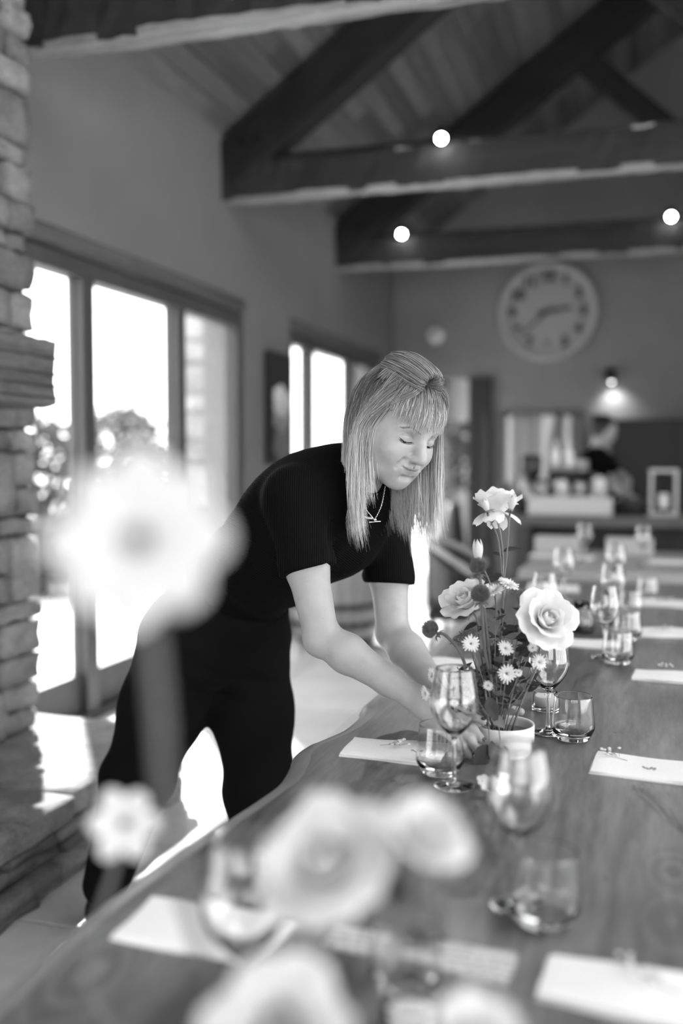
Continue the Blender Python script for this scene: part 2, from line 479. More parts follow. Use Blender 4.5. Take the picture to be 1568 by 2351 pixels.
M['beam_worn_lit'] = wood('worn_lit_timber', .12, .42, 'X', .9, 2.5, False, 0, 1.0)  # pale worn underside, with light bounced off the floor painted into its tone
TB = 2.95      # underside of tie beams
def truss(y, seed, label):
    t = thing('roof_truss', label, 'roof truss', (XL, y, TB), 'timber roof trusses')
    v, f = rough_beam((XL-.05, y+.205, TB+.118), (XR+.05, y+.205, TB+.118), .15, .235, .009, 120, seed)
    tbm = fixn(mk('tie_beam', v, f, M['beam'], t, True)); tbm.data.materials.append(M['beam_worn_lit'])
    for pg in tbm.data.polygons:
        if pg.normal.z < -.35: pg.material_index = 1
    off = .165
    for sgn in (-1, 1):
        x0 = XRIDGE + sgn*(XRIDGE-XL)
        a = (x0 - sgn*.02 + (.0), y+.205, ZP-off*1.22-.02); c = (XRIDGE, y+.205, ridge_z-off*1.22-.02)
        v, f = rough_beam(a, c, .17, .29, .006, 40, seed+sgn+5)
        fixn(mk('rafter', v, f, M['rafter'], t, True))
        a = (XRIDGE+sgn*.10, y+.205, TB+.31); c = (XRIDGE+sgn*1.62, y+.205, TB+1.72)
        v, f = rough_beam(a, c, .15, .18, .004, 20, seed+sgn+9)
        fixn(mk('strut', v, f, M['rafter'], t, True))
    v, f = rough_beam((XRIDGE, y+.205, TB+.24), (XRIDGE, y+.205, ridge_z-.3), .15, .2, .005, 20, seed+11, (0, 1, 0))
    fixn(mk('king_post', v, f, M['rafter'], t, True))
    for k in range(2):
        MB().tube([(XL+.16+.1*k, y+.10, TB+.36), (XL+.16+.1*k, y+.13, TB+.36)], .02, 8).build('bolt', M['black_metal'], t, True)
    return t
YT = (3.40, 5.83, 8.26)
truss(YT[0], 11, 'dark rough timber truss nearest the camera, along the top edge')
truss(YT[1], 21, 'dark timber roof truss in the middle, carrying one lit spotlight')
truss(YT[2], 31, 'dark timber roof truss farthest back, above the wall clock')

# ---- glazed doors in the left wall
XF = XL - .03          # room-side face of the frames
XG = XL - .10          # glass plane
def glazed(name, label, ya, yb, posts, zt, zb, lintel):
    d = thing(name, label, None, (XF, ya, 0), kind='structure')
    MB().box((XG-.03, ya, zt), (XF, yb, ZL-.10), .004).build('head_rail', M['frame'], d, True)
    if lintel:
        v, f = rough_beam((XL-.083, ya+.002, ZL-.045), (XL-.083, yb-.002, ZL-.045), .15, .085, .005, 30, 3)
        fixn(mk('lintel', v, f, M['lintel'], d, True))
    ys = [ya] + [c for p in posts for c in p] + [yb]
    for (a, c) in posts:
        p = MB().box((XG-.02, a, .0), (XF, c, zt), .004).build('post', M['frame'], d, True)
        MB().box((XG+.02, a-.006, .02), (XG+.032, a, zt)).build('gasket', M['black_metal'], p, True)
    for k in range(0, len(ys), 2):
        a, c = ys[k], ys[k+1]
        if c - a < .05: continue
        MB().box((XG-.03, a, .0), (XG+.03, c, zb), .003).build('bottom_rail', M['frame'], d, True)
        MB().box((XG-.005, a, zb), (XG+.005, c, zt)).build('pane', M['pane'], d, True)
    MB().box((XG-.05, ya, -.02), (XF+.02, yb, .03)).build('threshold', M['frame'], d, True)
    return d
zt1, zb1 = zX(285, 677, XG), zX(264, 1513, XG)
glazed('door_1', 'dark framed sliding glass doors beside the stone chimney', Y1a, Y1b,
       [(yX(195, XF), yX(222, XF)), (yX(411, XF), yX(429, XF)), (yX(545, XF), Y1b)], zt1, zb1, True)
glazed('door_2', 'dark framed glass doors beyond the dark painting', Y2a, Y2b,
       [(Y2a, yX(672, XF)), (yX(712, XF), yX(722, XF)), (yX(806, XF), yX(815, XF)), (Y2b-.12, Y2b)], zt1, zb1, True)
glazed('added_door_4', 'added unseen dark framed glass doors on the near side of the chimney', Y0a, Y0b, [(-1.8, -1.7), (-.7, -.6), (.4, .5)], zt1, zb1, True)  # doors added out of view to brighten the table
MB().box((XL-.31, Y2a-.012, 0), (XL-.005, Y2a+.004, ZL)).build('trim_1', M['linen'])  # reveal strip, paler than the wall plaster
_props(bpy.data.objects['trim_1'], 'white reveal beside the painting', None, None, 'structure')

# ---- chimney breast of stones, mantel, hearth
def rough_stone(lo, hi, r, n=3, jit=.010, rnd=.26):
    bm = bmesh.new(); bmesh.ops.create_cube(bm, size=2); bmesh.ops.subdivide_edges(bm, edges=list(bm.edges), cuts=n, use_grid_fill=True)
    lo = np.array(lo); hi = np.array(hi); c = (lo+hi)/2; s = (hi-lo)/2
    ph = r.uniform(0, 9, 6); sm = min(s)
    out = []
    for v in bm.verts:
        p = np.array(v.co); q = p/np.linalg.norm(p)*1.25
        g = rnd*.5
        p2 = np.clip(p*(1-g)+q*g, -1, 1)
        w = c + p2*s
        w = w + jit*np.array([math.sin(w[1]*31+ph[0])+math.sin(w[2]*43+ph[1]), math.sin(w[2]*37+ph[2]), math.sin(w[1]*41+ph[3])])*.5 + r.uniform(-jit, jit, 3)*.35
        out.append(w)
    fs = [[w.index for w in f.verts] for f in bm.faces]; bm.free(); return out, fs

XC, YC = -2.21, 3.25
ch = thing('stone_chimney', 'rough stacked stone chimney breast at the left edge', 'chimney', (XC, 2.5, .28))
MB().box((XL+.004, .9, .285), (XC-.03, YC-.008, 3.40)).build('core', M['mortar'], ch, True)
r = np.random.default_rng(5)
z = .285
while z < 3.36:
    h = float(r.choice([.07, .10, .14, .19, .24])); y = YC + r.uniform(-.015, .02)
    k = 0
    while y > 1.9:
        L = float(r.uniform(.16, .42)) if k else float(r.uniform(.10, .34))
        sub = h > .17 and r.random() < .45
        zz = [(z, z+h)] if not sub else [(z, z+h*.45), (z+h*.45, z+h)]
        for a, c in zz:
            dx = r.uniform(-.02, .025)
            v, f = rough_stone((XC-.16, y-L+.008, a+.006), (XC+dx, y + r.uniform(-.012, .008), c-.006), r)
            mk('stone', v, f, M['stone'], ch, True, True)
        y -= L; k += 1
    z += h

mp0 = at(124, 797, 3.42); my = float(mp0[1])
v, f = rough_beam((XC+.08, 1.2, 1.60), (XC+.08, my, 1.60), .36, .235, .007, 46, 77)
# sawn end with split notches
mt = thing('mantel_beam', 'weathered timber mantel beam projecting from the stone chimney', 'mantel', (XC+.08, my, 1.48))
fixn(mk('beam', v, f, wood('mantel_timber', .05, .15, 'Y', .85, 2.2, False, 0, 1.0), mt, True))
for dz, dd in ((.055, .006), (.0, .010), (-.04, .007), (-.08, .005)):
    MB().box((XC+.02, my-.7, 1.60+dz-.003), (XC+.264+.001, my+.012, 1.60+dz+.003)).build('crack', M['mortar'], mt, True)

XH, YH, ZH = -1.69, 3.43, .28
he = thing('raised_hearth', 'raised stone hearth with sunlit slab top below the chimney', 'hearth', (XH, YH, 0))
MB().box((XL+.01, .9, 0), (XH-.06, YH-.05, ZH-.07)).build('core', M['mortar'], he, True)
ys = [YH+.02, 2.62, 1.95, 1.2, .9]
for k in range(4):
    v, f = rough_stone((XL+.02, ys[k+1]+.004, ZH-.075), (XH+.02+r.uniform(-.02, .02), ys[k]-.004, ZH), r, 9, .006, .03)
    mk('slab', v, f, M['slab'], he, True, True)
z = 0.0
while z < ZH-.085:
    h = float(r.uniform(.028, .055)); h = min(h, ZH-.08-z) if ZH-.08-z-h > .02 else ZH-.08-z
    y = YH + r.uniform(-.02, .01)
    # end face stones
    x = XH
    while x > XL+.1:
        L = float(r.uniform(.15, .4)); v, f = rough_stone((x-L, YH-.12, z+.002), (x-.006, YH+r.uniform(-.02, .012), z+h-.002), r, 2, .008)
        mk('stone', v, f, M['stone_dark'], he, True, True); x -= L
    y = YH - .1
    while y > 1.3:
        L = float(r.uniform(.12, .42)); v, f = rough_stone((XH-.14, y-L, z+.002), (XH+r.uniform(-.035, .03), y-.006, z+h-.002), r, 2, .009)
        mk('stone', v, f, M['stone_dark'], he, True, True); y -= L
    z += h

# ---- hall beyond the back doorway
b = MB(); HY = 14.0
b.box((XL-.3, HY, -.1), (2.2, HY+.2, 3.0)); b.box((1.9, YB+T, -.1), (2.1, HY, 3.0)); b.box((XL-.3, YB+T, 2.75), (2.2, HY+.2, 2.95))
b.box((XL-.3, YB+T, 2.3), (XL-.1, HY, 2.95)); b.box((XL-.3, YB+T, -.1), (XL-.1, YB+.9, 3.0)); b.box((XL-.3, HY-.6, -.1), (XL-.1, HY, 3.0))
_props(b.build('wall_hall', plain('hall_plaster', .62, .9)), 'pale wall of the bright hall behind the doorway', None, None, 'structure')
portal((XL-.35, 12.4, 1.15), (0, -H, 0), 2.3, 1.9)
portal_w = None
# ================================================================ main table
def table_material():
    t = NT('slab_table_wood'); t.b.inputs['Roughness'].default_value = .34; t.b.inputs['Specular IOR Level'].default_value = .45
    v = t.coords((1, .12, 1)); warp = t.noise(t.coords((1, .5, 1)), 3.0, 2, .5)
    big = t.noise(v, 7, 4, .55, 1.4); fine = t.noise(v, 90, 4, .6, .2)
    f = t.math('ADD', t.math('MULTIPLY', big, .65), t.math('MULTIPLY', fine, .35))
    col = t.ramp(f, [(.34, .045), (.48, .105), (.62, .185)])
    # rings round knots
    vk = t.coords((1, .55, 1)); vo = t.node('ShaderNodeTexVoronoi'); vo.inputs['Scale'].default_value = 3.4; t.link(vk, vo.inputs['Vector'])
    dist = t.math('ADD', vo.outputs['Distance'], t.math('MULTIPLY', warp, .55))
    ring = t.math('SINE', t.math('MULTIPLY', dist, 95.0))
    near = t.ramp(dist, [(.30, .55), (.52, 0.0)])
    col = t.mix(col, t.ramp(ring, [(.2, .045), (.9, .17)]), near)
    kn = t.noise(t.coords((1, .6, 1)), 5.5, 5, .7, 1.6)
    col = t.mix(col, .014, t.ramp(kn, [(.62, 0.0), (.69, .85)]))
    t.base(col); t.bump(f, .06, .002); return t.m
M['table'] = table_material()

edge_px = [(0, 2252), (110, 2150), (224, 2058), (370, 1958), (520, 1864), (590, 1818), (638, 1783), (662, 1745), (668, 1726), (690, 1706), (714, 1696), (774, 1670), (812, 1643), (826, 1625), (828, 1612), (857, 1588), (905, 1548), (978, 1491), (1019, 1453), (1064, 1418), (1120, 1378)]
edge = [tuple(tab(*p)[:2]) for p in edge_px]
YT0, YT1 = .34, 4.66
edge = [(-.655, YT0), (-.66, .6)] + edge + [(edge[-1][0]-.005, YT1)]
EP = spline([(x, y, 0) for x, y in edge], 130)
EP[0][1] = YT0; EP[-1][1] = YT1
XTR = .62
def slab_mesh(EP, xr, z1, th, seed=0):
    # cross profile: chamfered live edge on the left, eased edge on the right
    r = np.random.default_rng(seed); n = len(EP); vs = []; k = 9
    for i, (x, y, _) in enumerate(EP):
        j = .004*math.sin(y*23) + .003*math.sin(y*51) + r.uniform(-.0015, .0015)
        xr_ = xr + .02*math.sin(y*3.1) + .01*math.sin(y*8.3)
        prof = [(x+.03+j, z1-th), (x+.008+j, z1-th*.75), (x+j*.5, z1-th*.4), (x+.004, z1-.014), (x+.020, z1-.0035), (x+.042, z1), (xr_-.01, z1), (xr_, z1-.01), (xr_-.02, z1-th)]
        vs += [(p, y, q) for p, q in prof]
    fs = [(i*k+a, i*k+(a+1) % k, (i+1)*k+(a+1) % k, (i+1)*k+a) for i in range(n-1) for a in range(k)]
    fs += [tuple(range(k-1, -1, -1)), tuple((n-1)*k+a for a in range(k))]
    return vs, fs
tb = thing('dining_table', 'long live edge wooden slab table with knots, set with glasses', 'table', (0, 2.4, 0))
v, f = slab_mesh(EP, XTR, TZ, .062, 1)
top = fixn(mk('tabletop', v, f, M['table'], tb, True))
top.data.materials.append(wood('sapwood_edge', .16, .27, 'Y', .4, 1.4, False, 0, .3))
for i, pg in enumerate(top.data.polygons):
    if i < (len(EP)-1)*9 and i % 9 in (1, 2, 3, 4): pg.material_index = 1; pg.use_smooth = True
for y in (.95, 3.95):
    for x in (-.42, .38):
        MB().box((x-.05, y-.05, .05), (x+.05, y+.05, TZ-.061), .006).build('leg', M['frame'], tb, True)
    MB().box((-.5, y-.055, 0), (.46, y+.055, .06), .006).build('foot', M['frame'], tb, True)
MB().box((-.05, .95, .2), (.03, 3.95, .3), .006).build('stretcher', M['frame'], tb, True)
# ================================================================ lamps on the trusses
M['bulb'] = emit('lit_bulb', 1.0, 60.0)
M['brass'] = plain('dark_bronze', .03, .4, .6)
def track(y, pxa, pxb, bulbs, label, lamp_labels):
    z = TB + .243; y = y + .13
    a = ony(pxa, 400, y)[0]; c = ony(pxb, 400, y)[0]
    t = thing('light_track', label, 'light track', ((a+c)/2, y+.02, z))
    MB().box((a, y+.005, z), (c, y+.03, z+.022), .002).build('rail', M['black_metal'], t, True)
    for e in (a, c): MB().box((e-.012, y+.002, z-.004), (e+.012, y+.034, z+.026), .002).build('end_cap', M['black_metal'], t, True)
    for (px, py), lab in zip(bulbs, lamp_labels):
        p = ony(px, py, y-.06)
        s = thing('spotlight', lab, 'spotlight', p, 'lit spotlights on the trusses')
        d = CAM - p; d = d/np.linalg.norm(d)*.7 + V(0, 0, -.5); d /= np.linalg.norm(d)
        MB().tube([p - d*.10, p - d*.085, p - d*.02, p - d*.002], [.02, .032, .034, .036], 16).build('housing', M['black_metal'], s, True, True)
        MB().ball(p + d*.004, .027, 14, 10).build('bulb', M['bulb'], s, True, True)
        MB().tube([p - d*.08, (p[0], y+.0, z+.03), (p[0], y+.018, z+.012)], .007, 8).build('arm', M['black_metal'], s, True, True)
        l = bpy.data.lights.new('spotlight_glow', 'SPOT'); l.energy = 14; l.spot_size = 1.5; l.spot_blend = .8; l.shadow_soft_size = .03
        lo = bpy.data.objects.new('spotlight_glow', l); COL.objects.link(lo); lo.location = tuple(p + d*.04)
        lo.rotation_euler = Vector(d).to_track_quat('-Z', 'Y').to_euler()
track(YT[1], 545, 1122, [(1013, 317)], 'thin black light track on the middle truss', ['lit spotlight alone on the middle truss'])
track(YT[2], 800, 1600, [(922, 537), (1541, 497)], 'thin black light track on the farthest truss',
      ['lit spotlight at the left of the farthest truss', 'lit spotlight above the clock at the right edge'])

# ================================================================ wall clock
def text_mesh(s, size, bold=0.0):
    cu = bpy.data.curves.new('glyph', 'FONT'); cu.body = s; cu.size = size; cu.align_x = 'CENTER'; cu.align_y = 'CENTER'; cu.extrude = .004; cu.offset = bold
    o = bpy.data.objects.new('glyph', cu); COL.objects.link(o)
    bpy.context.view_layer.update()
    me = bpy.data.meshes.new_from_object(o.evaluated_get(bpy.context.evaluated_depsgraph_get()))
    bpy.data.objects.remove(o); return me
cc = ony(1257, 716, YB-.04); RC = .505
ck = thing('wall_clock', 'large round pale wall clock with black numerals under the truss', 'clock', (cc[0], YB-.02, cc[2]))
def ydisc(prof, n=64):
    t = MB().lathe(prof, n); t.v = [(x, -z, y) for x, y, z in t.v]; return t
M['clock_rim'] = plain('clock_rim', .36, .5); M['clock_face'] = plain('clock_face', .27, .5); M['clock_black'] = plain('clock_black', .02, .5)
fixn(ydisc([(0, -.01), (RC, -.01), (RC, .05), (RC-.02, .065), (RC-.05, .055), (RC-.06, .02), (0, .02)]).build('rim', M['clock_rim'], ck, smooth=True))
fixn(ydisc([(0, .021), (RC-.062, .021), (RC-.062, .026), (0, .026)]).build('face', M['clock_face'], ck))
for k in range(1, 13):
    a = math.radians(30*k); me = text_mesh(str(k), .15, .010); me.materials.append(M['clock_black'])
    share('numeral', me, ck, (math.sin(a)*.36, -.027, math.cos(a)*.36), (H, 0, 0))
def hand(ang, l0, l1, w, y):
    a = math.radians(ang); d = V(math.sin(a), 0, math.cos(a)); s = V(math.cos(a), 0, -math.sin(a)); o = V(0, -y, 0)
    return MB().prism([o - d*l0 - s*w, o + d*l1*.9 - s*w*.8, o + d*l1, o + d*l1*.9 + s*w*.8, o - d*l0 + s*w], (0, -.006, 0))
fixn(hand(81, .10, .26, .022, .032).build('hour_hand', M['clock_black'], ck))
fixn(hand(229, .06, .38, .012, .042).build('minute_hand', M['clock_black'], ck))
fixn(ydisc([(0, .02), (.025, .02), (.025, .055), (0, .055)], 20).build('hub', M['clock_black'], ck))

p = ony(1001, 770, YB)
sn = thing('wall_sensor', 'small round white fixture on the back wall left of clock', 'fixture', (p[0], YB-.002, p[2]))
fixn(ydisc([(0, 0), (.085, 0), (.085, .02), (.07, .035), (0, .04)], 40).build('housing', M['white_ceramic'], sn, smooth=True))
fixn(ydisc([(0, .038), (.04, .038), (.036, .05), (0, .055)], 30).build('lens', M['clock_rim'], sn, smooth=True))

# wall lamp with its pool of light
p = ony(1402, 862, YB-.16)
wl = thing('wall_lamp', 'black cylinder wall lamp lighting the wall behind the bar', 'lamp', (p[0], YB-.002, p[2]))
dl = V(.12, .35, -1); dl /= np.linalg.norm(dl)
MB().box((p[0]-.04, YB-.03, p[2]-.05), (p[0]+.04, YB-.004, p[2]+.07), .004).build('backplate', M['black_metal'], wl, True)
MB().tube([(p[0], YB-.02, p[2]+.02), p], .012, 8).build('arm', M['black_metal'], wl, True)
MB().tube([p - dl*.07, p + dl*.05], [.055, .058], 20).build('shade', M['black_metal'], wl, True, True)
MB().ball(p + dl*.055 + V(0, -.01, 0), .022, 14, 10).build('bulb', emit('wall_lamp_bulb', 1, 9), wl, True, True)
l = bpy.data.lights.new('wall_lamp_light', 'SPOT'); l.energy = 9; l.spot_size = 2.1; l.spot_blend = 1.0; l.shadow_soft_size = .03
lo = bpy.data.objects.new('wall_lamp_light', l); COL.objects.link(lo); lo.location = tuple(p + dl*.10); lo.rotation_euler = Vector(dl).to_track_quat('-Z', 'Y').to_euler()

# painting between the doors
py0, py1 = yX(606, XL), Y2a-.03
pz0, pz1 = zX(606, 1066, XL), zX(606, 803, XL)
pt = thing('flower_painting', 'dark canvas painting of a pale flower between the glass doors', 'painting', (XL+.002, (py0+py1)/2, pz0))
MB().box((XL+.004, py0, pz0), (XL+.04, py1, pz1), .003).build('canvas', plain('canvas_dark', .012, .6), pt, True)
def blob(cy, cz, ry, rz, seed, n=40):
    r = np.random.default_rng(seed); ph = r.uniform(0, 6, 3); out = []
    for k in range(n):
        a = 2*math.pi*k/n; s = 1 + .10*math.sin(5*a+ph[0]) + .06*math.sin(9*a+ph[1]); out.append((XL+.0405, cy+ry*s*math.cos(a), cz+rz*s*math.sin(a)))
    return out
w, h = py1-py0, pz1-pz0
for q, (fy, fz, ry, rz, c) in enumerate([(.55, .18, .36, .16, .12), (.5, .42, .34, .13, .22), (.52, .55, .36, .12, .5), (.46, .62, .26, .09, .75), (.62, .60, .22, .07, .65)]):
    MB().prism([(x+.0006*q, y, z) for x, y, z in blob(py0+fy*w, pz0+fz*h, min(ry, .98-fy, fy)*w, rz*h, q)], (.0005, 0, 0)).build('painted_petal', plain('paint_%d' % q, c, .6, var=.4, scale=14), pt, True)

# back doorway leaf
dx0, dx1 = float(ony(1076, 1048, YB-.06)[0]), float(ony(1128, 1048, YB-.06)[0])
d3 = thing('door_3', 'dark timber door leaf beside the bright hall doorway', None, (dx0, YB-.06, 0), kind='structure')
M['door_dark'] = wood('door_dark', .012, .03, 'Z', .5, 1.2)
MB().box((dx0, YB-.07, .01), (dx1, YB-.02, DZ), .004).build('leaf', M['door_dark'], d3, True)
MB().box((dx0+(dx1-dx0)*.66, YB-.085, .01), (dx0+(dx1-dx0)*.84, YB-.07, DZ-.35), .003).build('stile', wood('door_stile', .05, .09, 'Z'), d3, True)
for zz in (DZ-.15, DZ-.42, .4): MB().box((dx0+.18*(dx1-dx0)*4, YB-.09, zz), (dx1-.02, YB-.07, zz+.05)).build('hinge', M['black_metal'], d3, True)

# serving window in the back wall with curtains
w5 = thing('window_5', 'serving window in the back wall behind the bar', None, (Wx0, YB, WZ0), kind='structure')
fr = MB(); e = .04
fr.box((Wx0, YB-.02, WZ1-e), (Wx1, YB+.1, WZ1)).box((Wx0, YB-.02, WZ0), (Wx1, YB+.1, WZ0+e)).box((Wx0, YB-.02, WZ0+e), (Wx0+e, YB+.1, WZ1-e)).box((Wx1-e, YB-.02, WZ0+e), (Wx1, YB+.1, WZ1-e))
fr.build('frame', M['frame'], w5, True)
def curtain(pxa, pxb, c, seed, label, arch=False):
    a, cc_ = float(ony(pxa, 1048, YB-.06)[0]), float(ony(pxb, 1048, YB-.06)[0]); n = 40; m = 8; vs = []
    r = np.random.default_rng(seed); ph = r.uniform(0, 6)
    for j in range(m+1):
        z = WZ0-.25 + (WZ1-.01-WZ0+.25)*j/m
        for i in range(n+1):
            t = i/n; x = a + (cc_-a)*t
            if arch: x = cc_ - (cc_-a)*(1-t)*(1-.55*(j/m)**3)
            vs.append((x, YB-.07 + .022*math.sin(t*(cc_-a)*70+ph) + .006*math.sin(t*31+j*.3), z))
    nn = n+1
    fs = [(j*nn+i, j*nn+i+1, (j+1)*nn+i+1, (j+1)*nn+i) for j in range(m) for i in range(n)]
    t = thing('curtain', label, 'curtain', ((a+cc_)/2, YB-.07, WZ0-.25), 'curtains in the serving window')
    o = mk('cloth', vs, fs, petal_mat('curtain_cloth_%d' % seed, c, .5), t, True, True)
    md = o.modifiers.new('thick', 'SOLIDIFY'); md.thickness = .003
    MB().tube([((a+cc_)/2-.02, YB-.045, WZ1), ((a+cc_)/2+.02, YB-.045, WZ1)], .008, 8).build('rod_end', M['black_metal'], t, True)
curtain(1150, 1163, .5, 1, 'narrow pale curtain at the left edge of serving window')
curtain(1174, 1243, .62, 2, 'widest pale curtain in the serving window')
curtain(1252, 1294, .45, 3, 'curtain gathered in a curve in the serving window', True)
curtain(1310, 1344, .32, 4, 'dim grey curtain beside the person at the bar')

# back bar cabinet (black)
bx0 = float(ony(1402, 1048, 9.95)[0]); bz = float(ony(1480, 962, 9.95)[2])
bc = thing('back_bar_cabinet', 'tall black cabinet along the wall behind the bar', 'cabinet', (bx0+1.2, 10.2, 0))
M['cab'] = plain('cabinet_black', .006, .5)
MB().box((bx0, 9.95, 0), (bx0+2.9, YB-.02, bz), .005).build('body', M['cab'], bc, True)
for k in range(5):
    d = MB().box((bx0+.02+.575*k, 9.93, .1), (bx0+.575*(k+1), 9.951, bz-.03), .003).build('door', M['cab'], bc, True)
    MB().tube([(bx0+.07+.575*k, 9.915, 1.0), (bx0+.07+.575*k, 9.915, 1.15)], .006, 8).build('handle', M['black_metal'], d, True)

# ================================================================ bar counter
BZ = .91; BY0, BY1 = 7.05, 7.75
bX0, bX1 = -.92, 3.4
M['counter_top'] = wood('counter_top', .06, .14, 'X', .5, 1, True); M['counter_front'] = wood('counter_front', .006, .018, 'Z', .6)
bar = thing('bar_counter', 'dark timber bar counter with thick top at the back', 'counter', ((bX0+bX1)/2, (BY0+BY1)/2, 0))
MB().box((bX0, BY0, BZ-.075), (bX1, BY1, BZ), .006).build('worktop', M['counter_top'], bar, True)
MB().box((bX0+.12, BY0+.16, .0), (bX1-.1, BY1-.1, BZ-.076)).build('carcass', M['counter_front'], bar, True)
k = 0; x = bX0+.12
while x < bX1-.3:
    MB().box((x+.004, BY0+.135, .08), (x+.236, BY0+.16, BZ-.08), .003).build('front_panel', M['counter_front'], bar, True); x += .24
for x in (bX0+.02, 1.1, bX1-.14): MB().box((x, BY0+.03, 0), (x+.1, BY0+.13, BZ-.076), .004).build('post', wood('post_timber', .035, .07, 'Z'), bar, True)

def onbar(px, y): return V(float(ony(px, 1100, y)[0]), y, BZ)
# white trough
M['box_white'] = plain('box_white', .5, .6)
p = onbar(1310, 7.2); wd = .575
tr = thing('white_trough', 'long white rectangular trough box on the bar counter', 'box', p)
for nm, lo_, hi_ in (('front_panel', (-wd/2, -.10, 0), (wd/2, -.088, .125)), ('back_panel', (-wd/2, .088, 0), (wd/2, .10, .125)), ('side_panel', (-wd/2, -.088, 0), (-wd/2+.012, .088, .125)),
                     ('side_panel', (wd/2-.012, -.088, 0), (wd/2, .088, .125)), ('bottom', (-wd/2+.012, -.088, 0), (wd/2-.012, .088, .012))):
    MB().box(lo_, hi_).build(nm, M['box_white'], tr)
# coffee machine
p = onbar(1303, 7.6)
cm = thing('coffee_machine', 'dark coffee machine behind the white trough on the bar', 'coffee machine', p)
MB().box((-.14, -.1, .02), (.14, .13, .30), .02).build('body', plain('machine_dark', .025, .35, .3), cm)
MB().box((-.15, -.12, .30), (.15, .14, .335), .008).build('cup_tray', plain('machine_steel', .3, .3, .9), cm)
for sx in (-.07, .07):
    g = MB().tube([(sx, -.09, .2), (sx, -.115, .2)], [.032, .03], 14).build('group_head', plain('steel', .4, .25, .9), cm)
    MB().tube([(sx, -.11, .19), (sx, -.15, .185)], .012, 8).build('portafilter_handle', M['black_metal'], g)
for sx in (-.12, .12):
    for sy in (-.08, .11): MB().tube([(sx, sy, 0), (sx, sy, .025)], .015, 10).build('foot', M['black_metal'], cm)
bottle_prof = [(0, 0), (.028, 0), (.03, .008), (.03, .095), (.022, .12), (.011, .135), (.011, .165), (0, .165)]
for px, lab in ((1275, 'white bottle at the left on top of the coffee machine'), (1307, 'white bottle at the right on top of the coffee machine')):
    q = onbar(px, 7.6); q[2] += .337
    t = thing('white_bottle', lab, 'bottle', q, 'white bottles on the coffee machine')
    MB().lathe(bottle_prof, 20).build('body', plain('bottle_white', .85, .2), t, smooth=True)
    MB().lathe([(0, .165), (.013, .165), (.013, .185), (0, .185)], 14).build('cap', M['linen'], t)
q = onbar(1332, 7.61); q[2] += .337
t = thing('saucer_stack', 'stack of pale saucers on the right of the coffee machine', 'saucers', q)
for k in range(4): MB().lathe([(0, .012*k), (.04, .012*k), (.065, .012*k+.010), (.064, .012*k+.0115), (.04, .012*k+.004), (0, .012*k+.004)], 24).build('saucer', M['white_ceramic'], t, smooth=True)
# grinder
p = onbar(1219, 7.5)
g = thing('coffee_grinder', 'coffee grinder with dark hopper by the pale curtain', 'grinder', p)
MB().lathe([(0, 0), (.06, 0), (.06, .05), (.045, .07), (.045, .20), (.055, .22), (0, .22)], 24).build('body', plain('grinder_steel', .35, .3, .7), g, smooth=True)
MB().lathe([(0, .221), (.035, .221), (.075, .29), (.078, .40), (.06, .42), (0, .42)], 24).build('hopper', plain('hopper', .02, .25), g, smooth=True)
MB().ball((-.05, -.05, .2), .03, 12, 8).build('knob', plain('knob_white', .85, .3), g, smooth=True)
# glass jars with cloths in front of the machine
jar = [(0, 0), (.05, 0), (.056, .01), (.056, .12), (.05, .14), (.048, .14), (.054, .118), (.054, .012), (0, .008)]
for k, (px, y, s, lab) in enumerate([(1243, 7.30, 1.0, 'glass jar left of the coffee machine behind the trough'), (1286, 7.31, 1.1, 'glass jar with folded cloth in front of coffee machine'),
                                     (1330, 7.30, 1.05, 'glass jar right of centre behind the white trough'), (1376, 7.32, 1.2, 'tall glass jar with white cloth at right end of trough')]):
    t = thing('glass_jar', lab, 'jar', onbar(px, y) + V(0, .065, 0), 'glass jars on the bar')
    MB().lathe([(r_*s*.9, z_*s*1.7) for r_, z_ in jar], 24).build('vessel', M['glass'], t, smooth=True)
    v, f = rough_stone((-.04*s, -.03*s, .01), (.04*s, .035*s, .20*s), np.random.default_rng(k+40), 3, .02, .6)
    mk('folded_cloth', v, f, M['linen'] if k % 2 else plain('cloth_grey', .3, .9), t, smooth=True)
p = onbar(1196, 7.3)
t = thing('black_canister', 'low black canister left of the white trough', 'canister', p)
MB().lathe([(0, 0), (.075, 0), (.08, .02), (.08, .10), (.07, .11), (0, .11)], 24).build('body', M['cab'], t, smooth=True)
MB().ball((0, 0, .118), .016, 10, 8).build('knob', M['black_metal'], t, smooth=True)
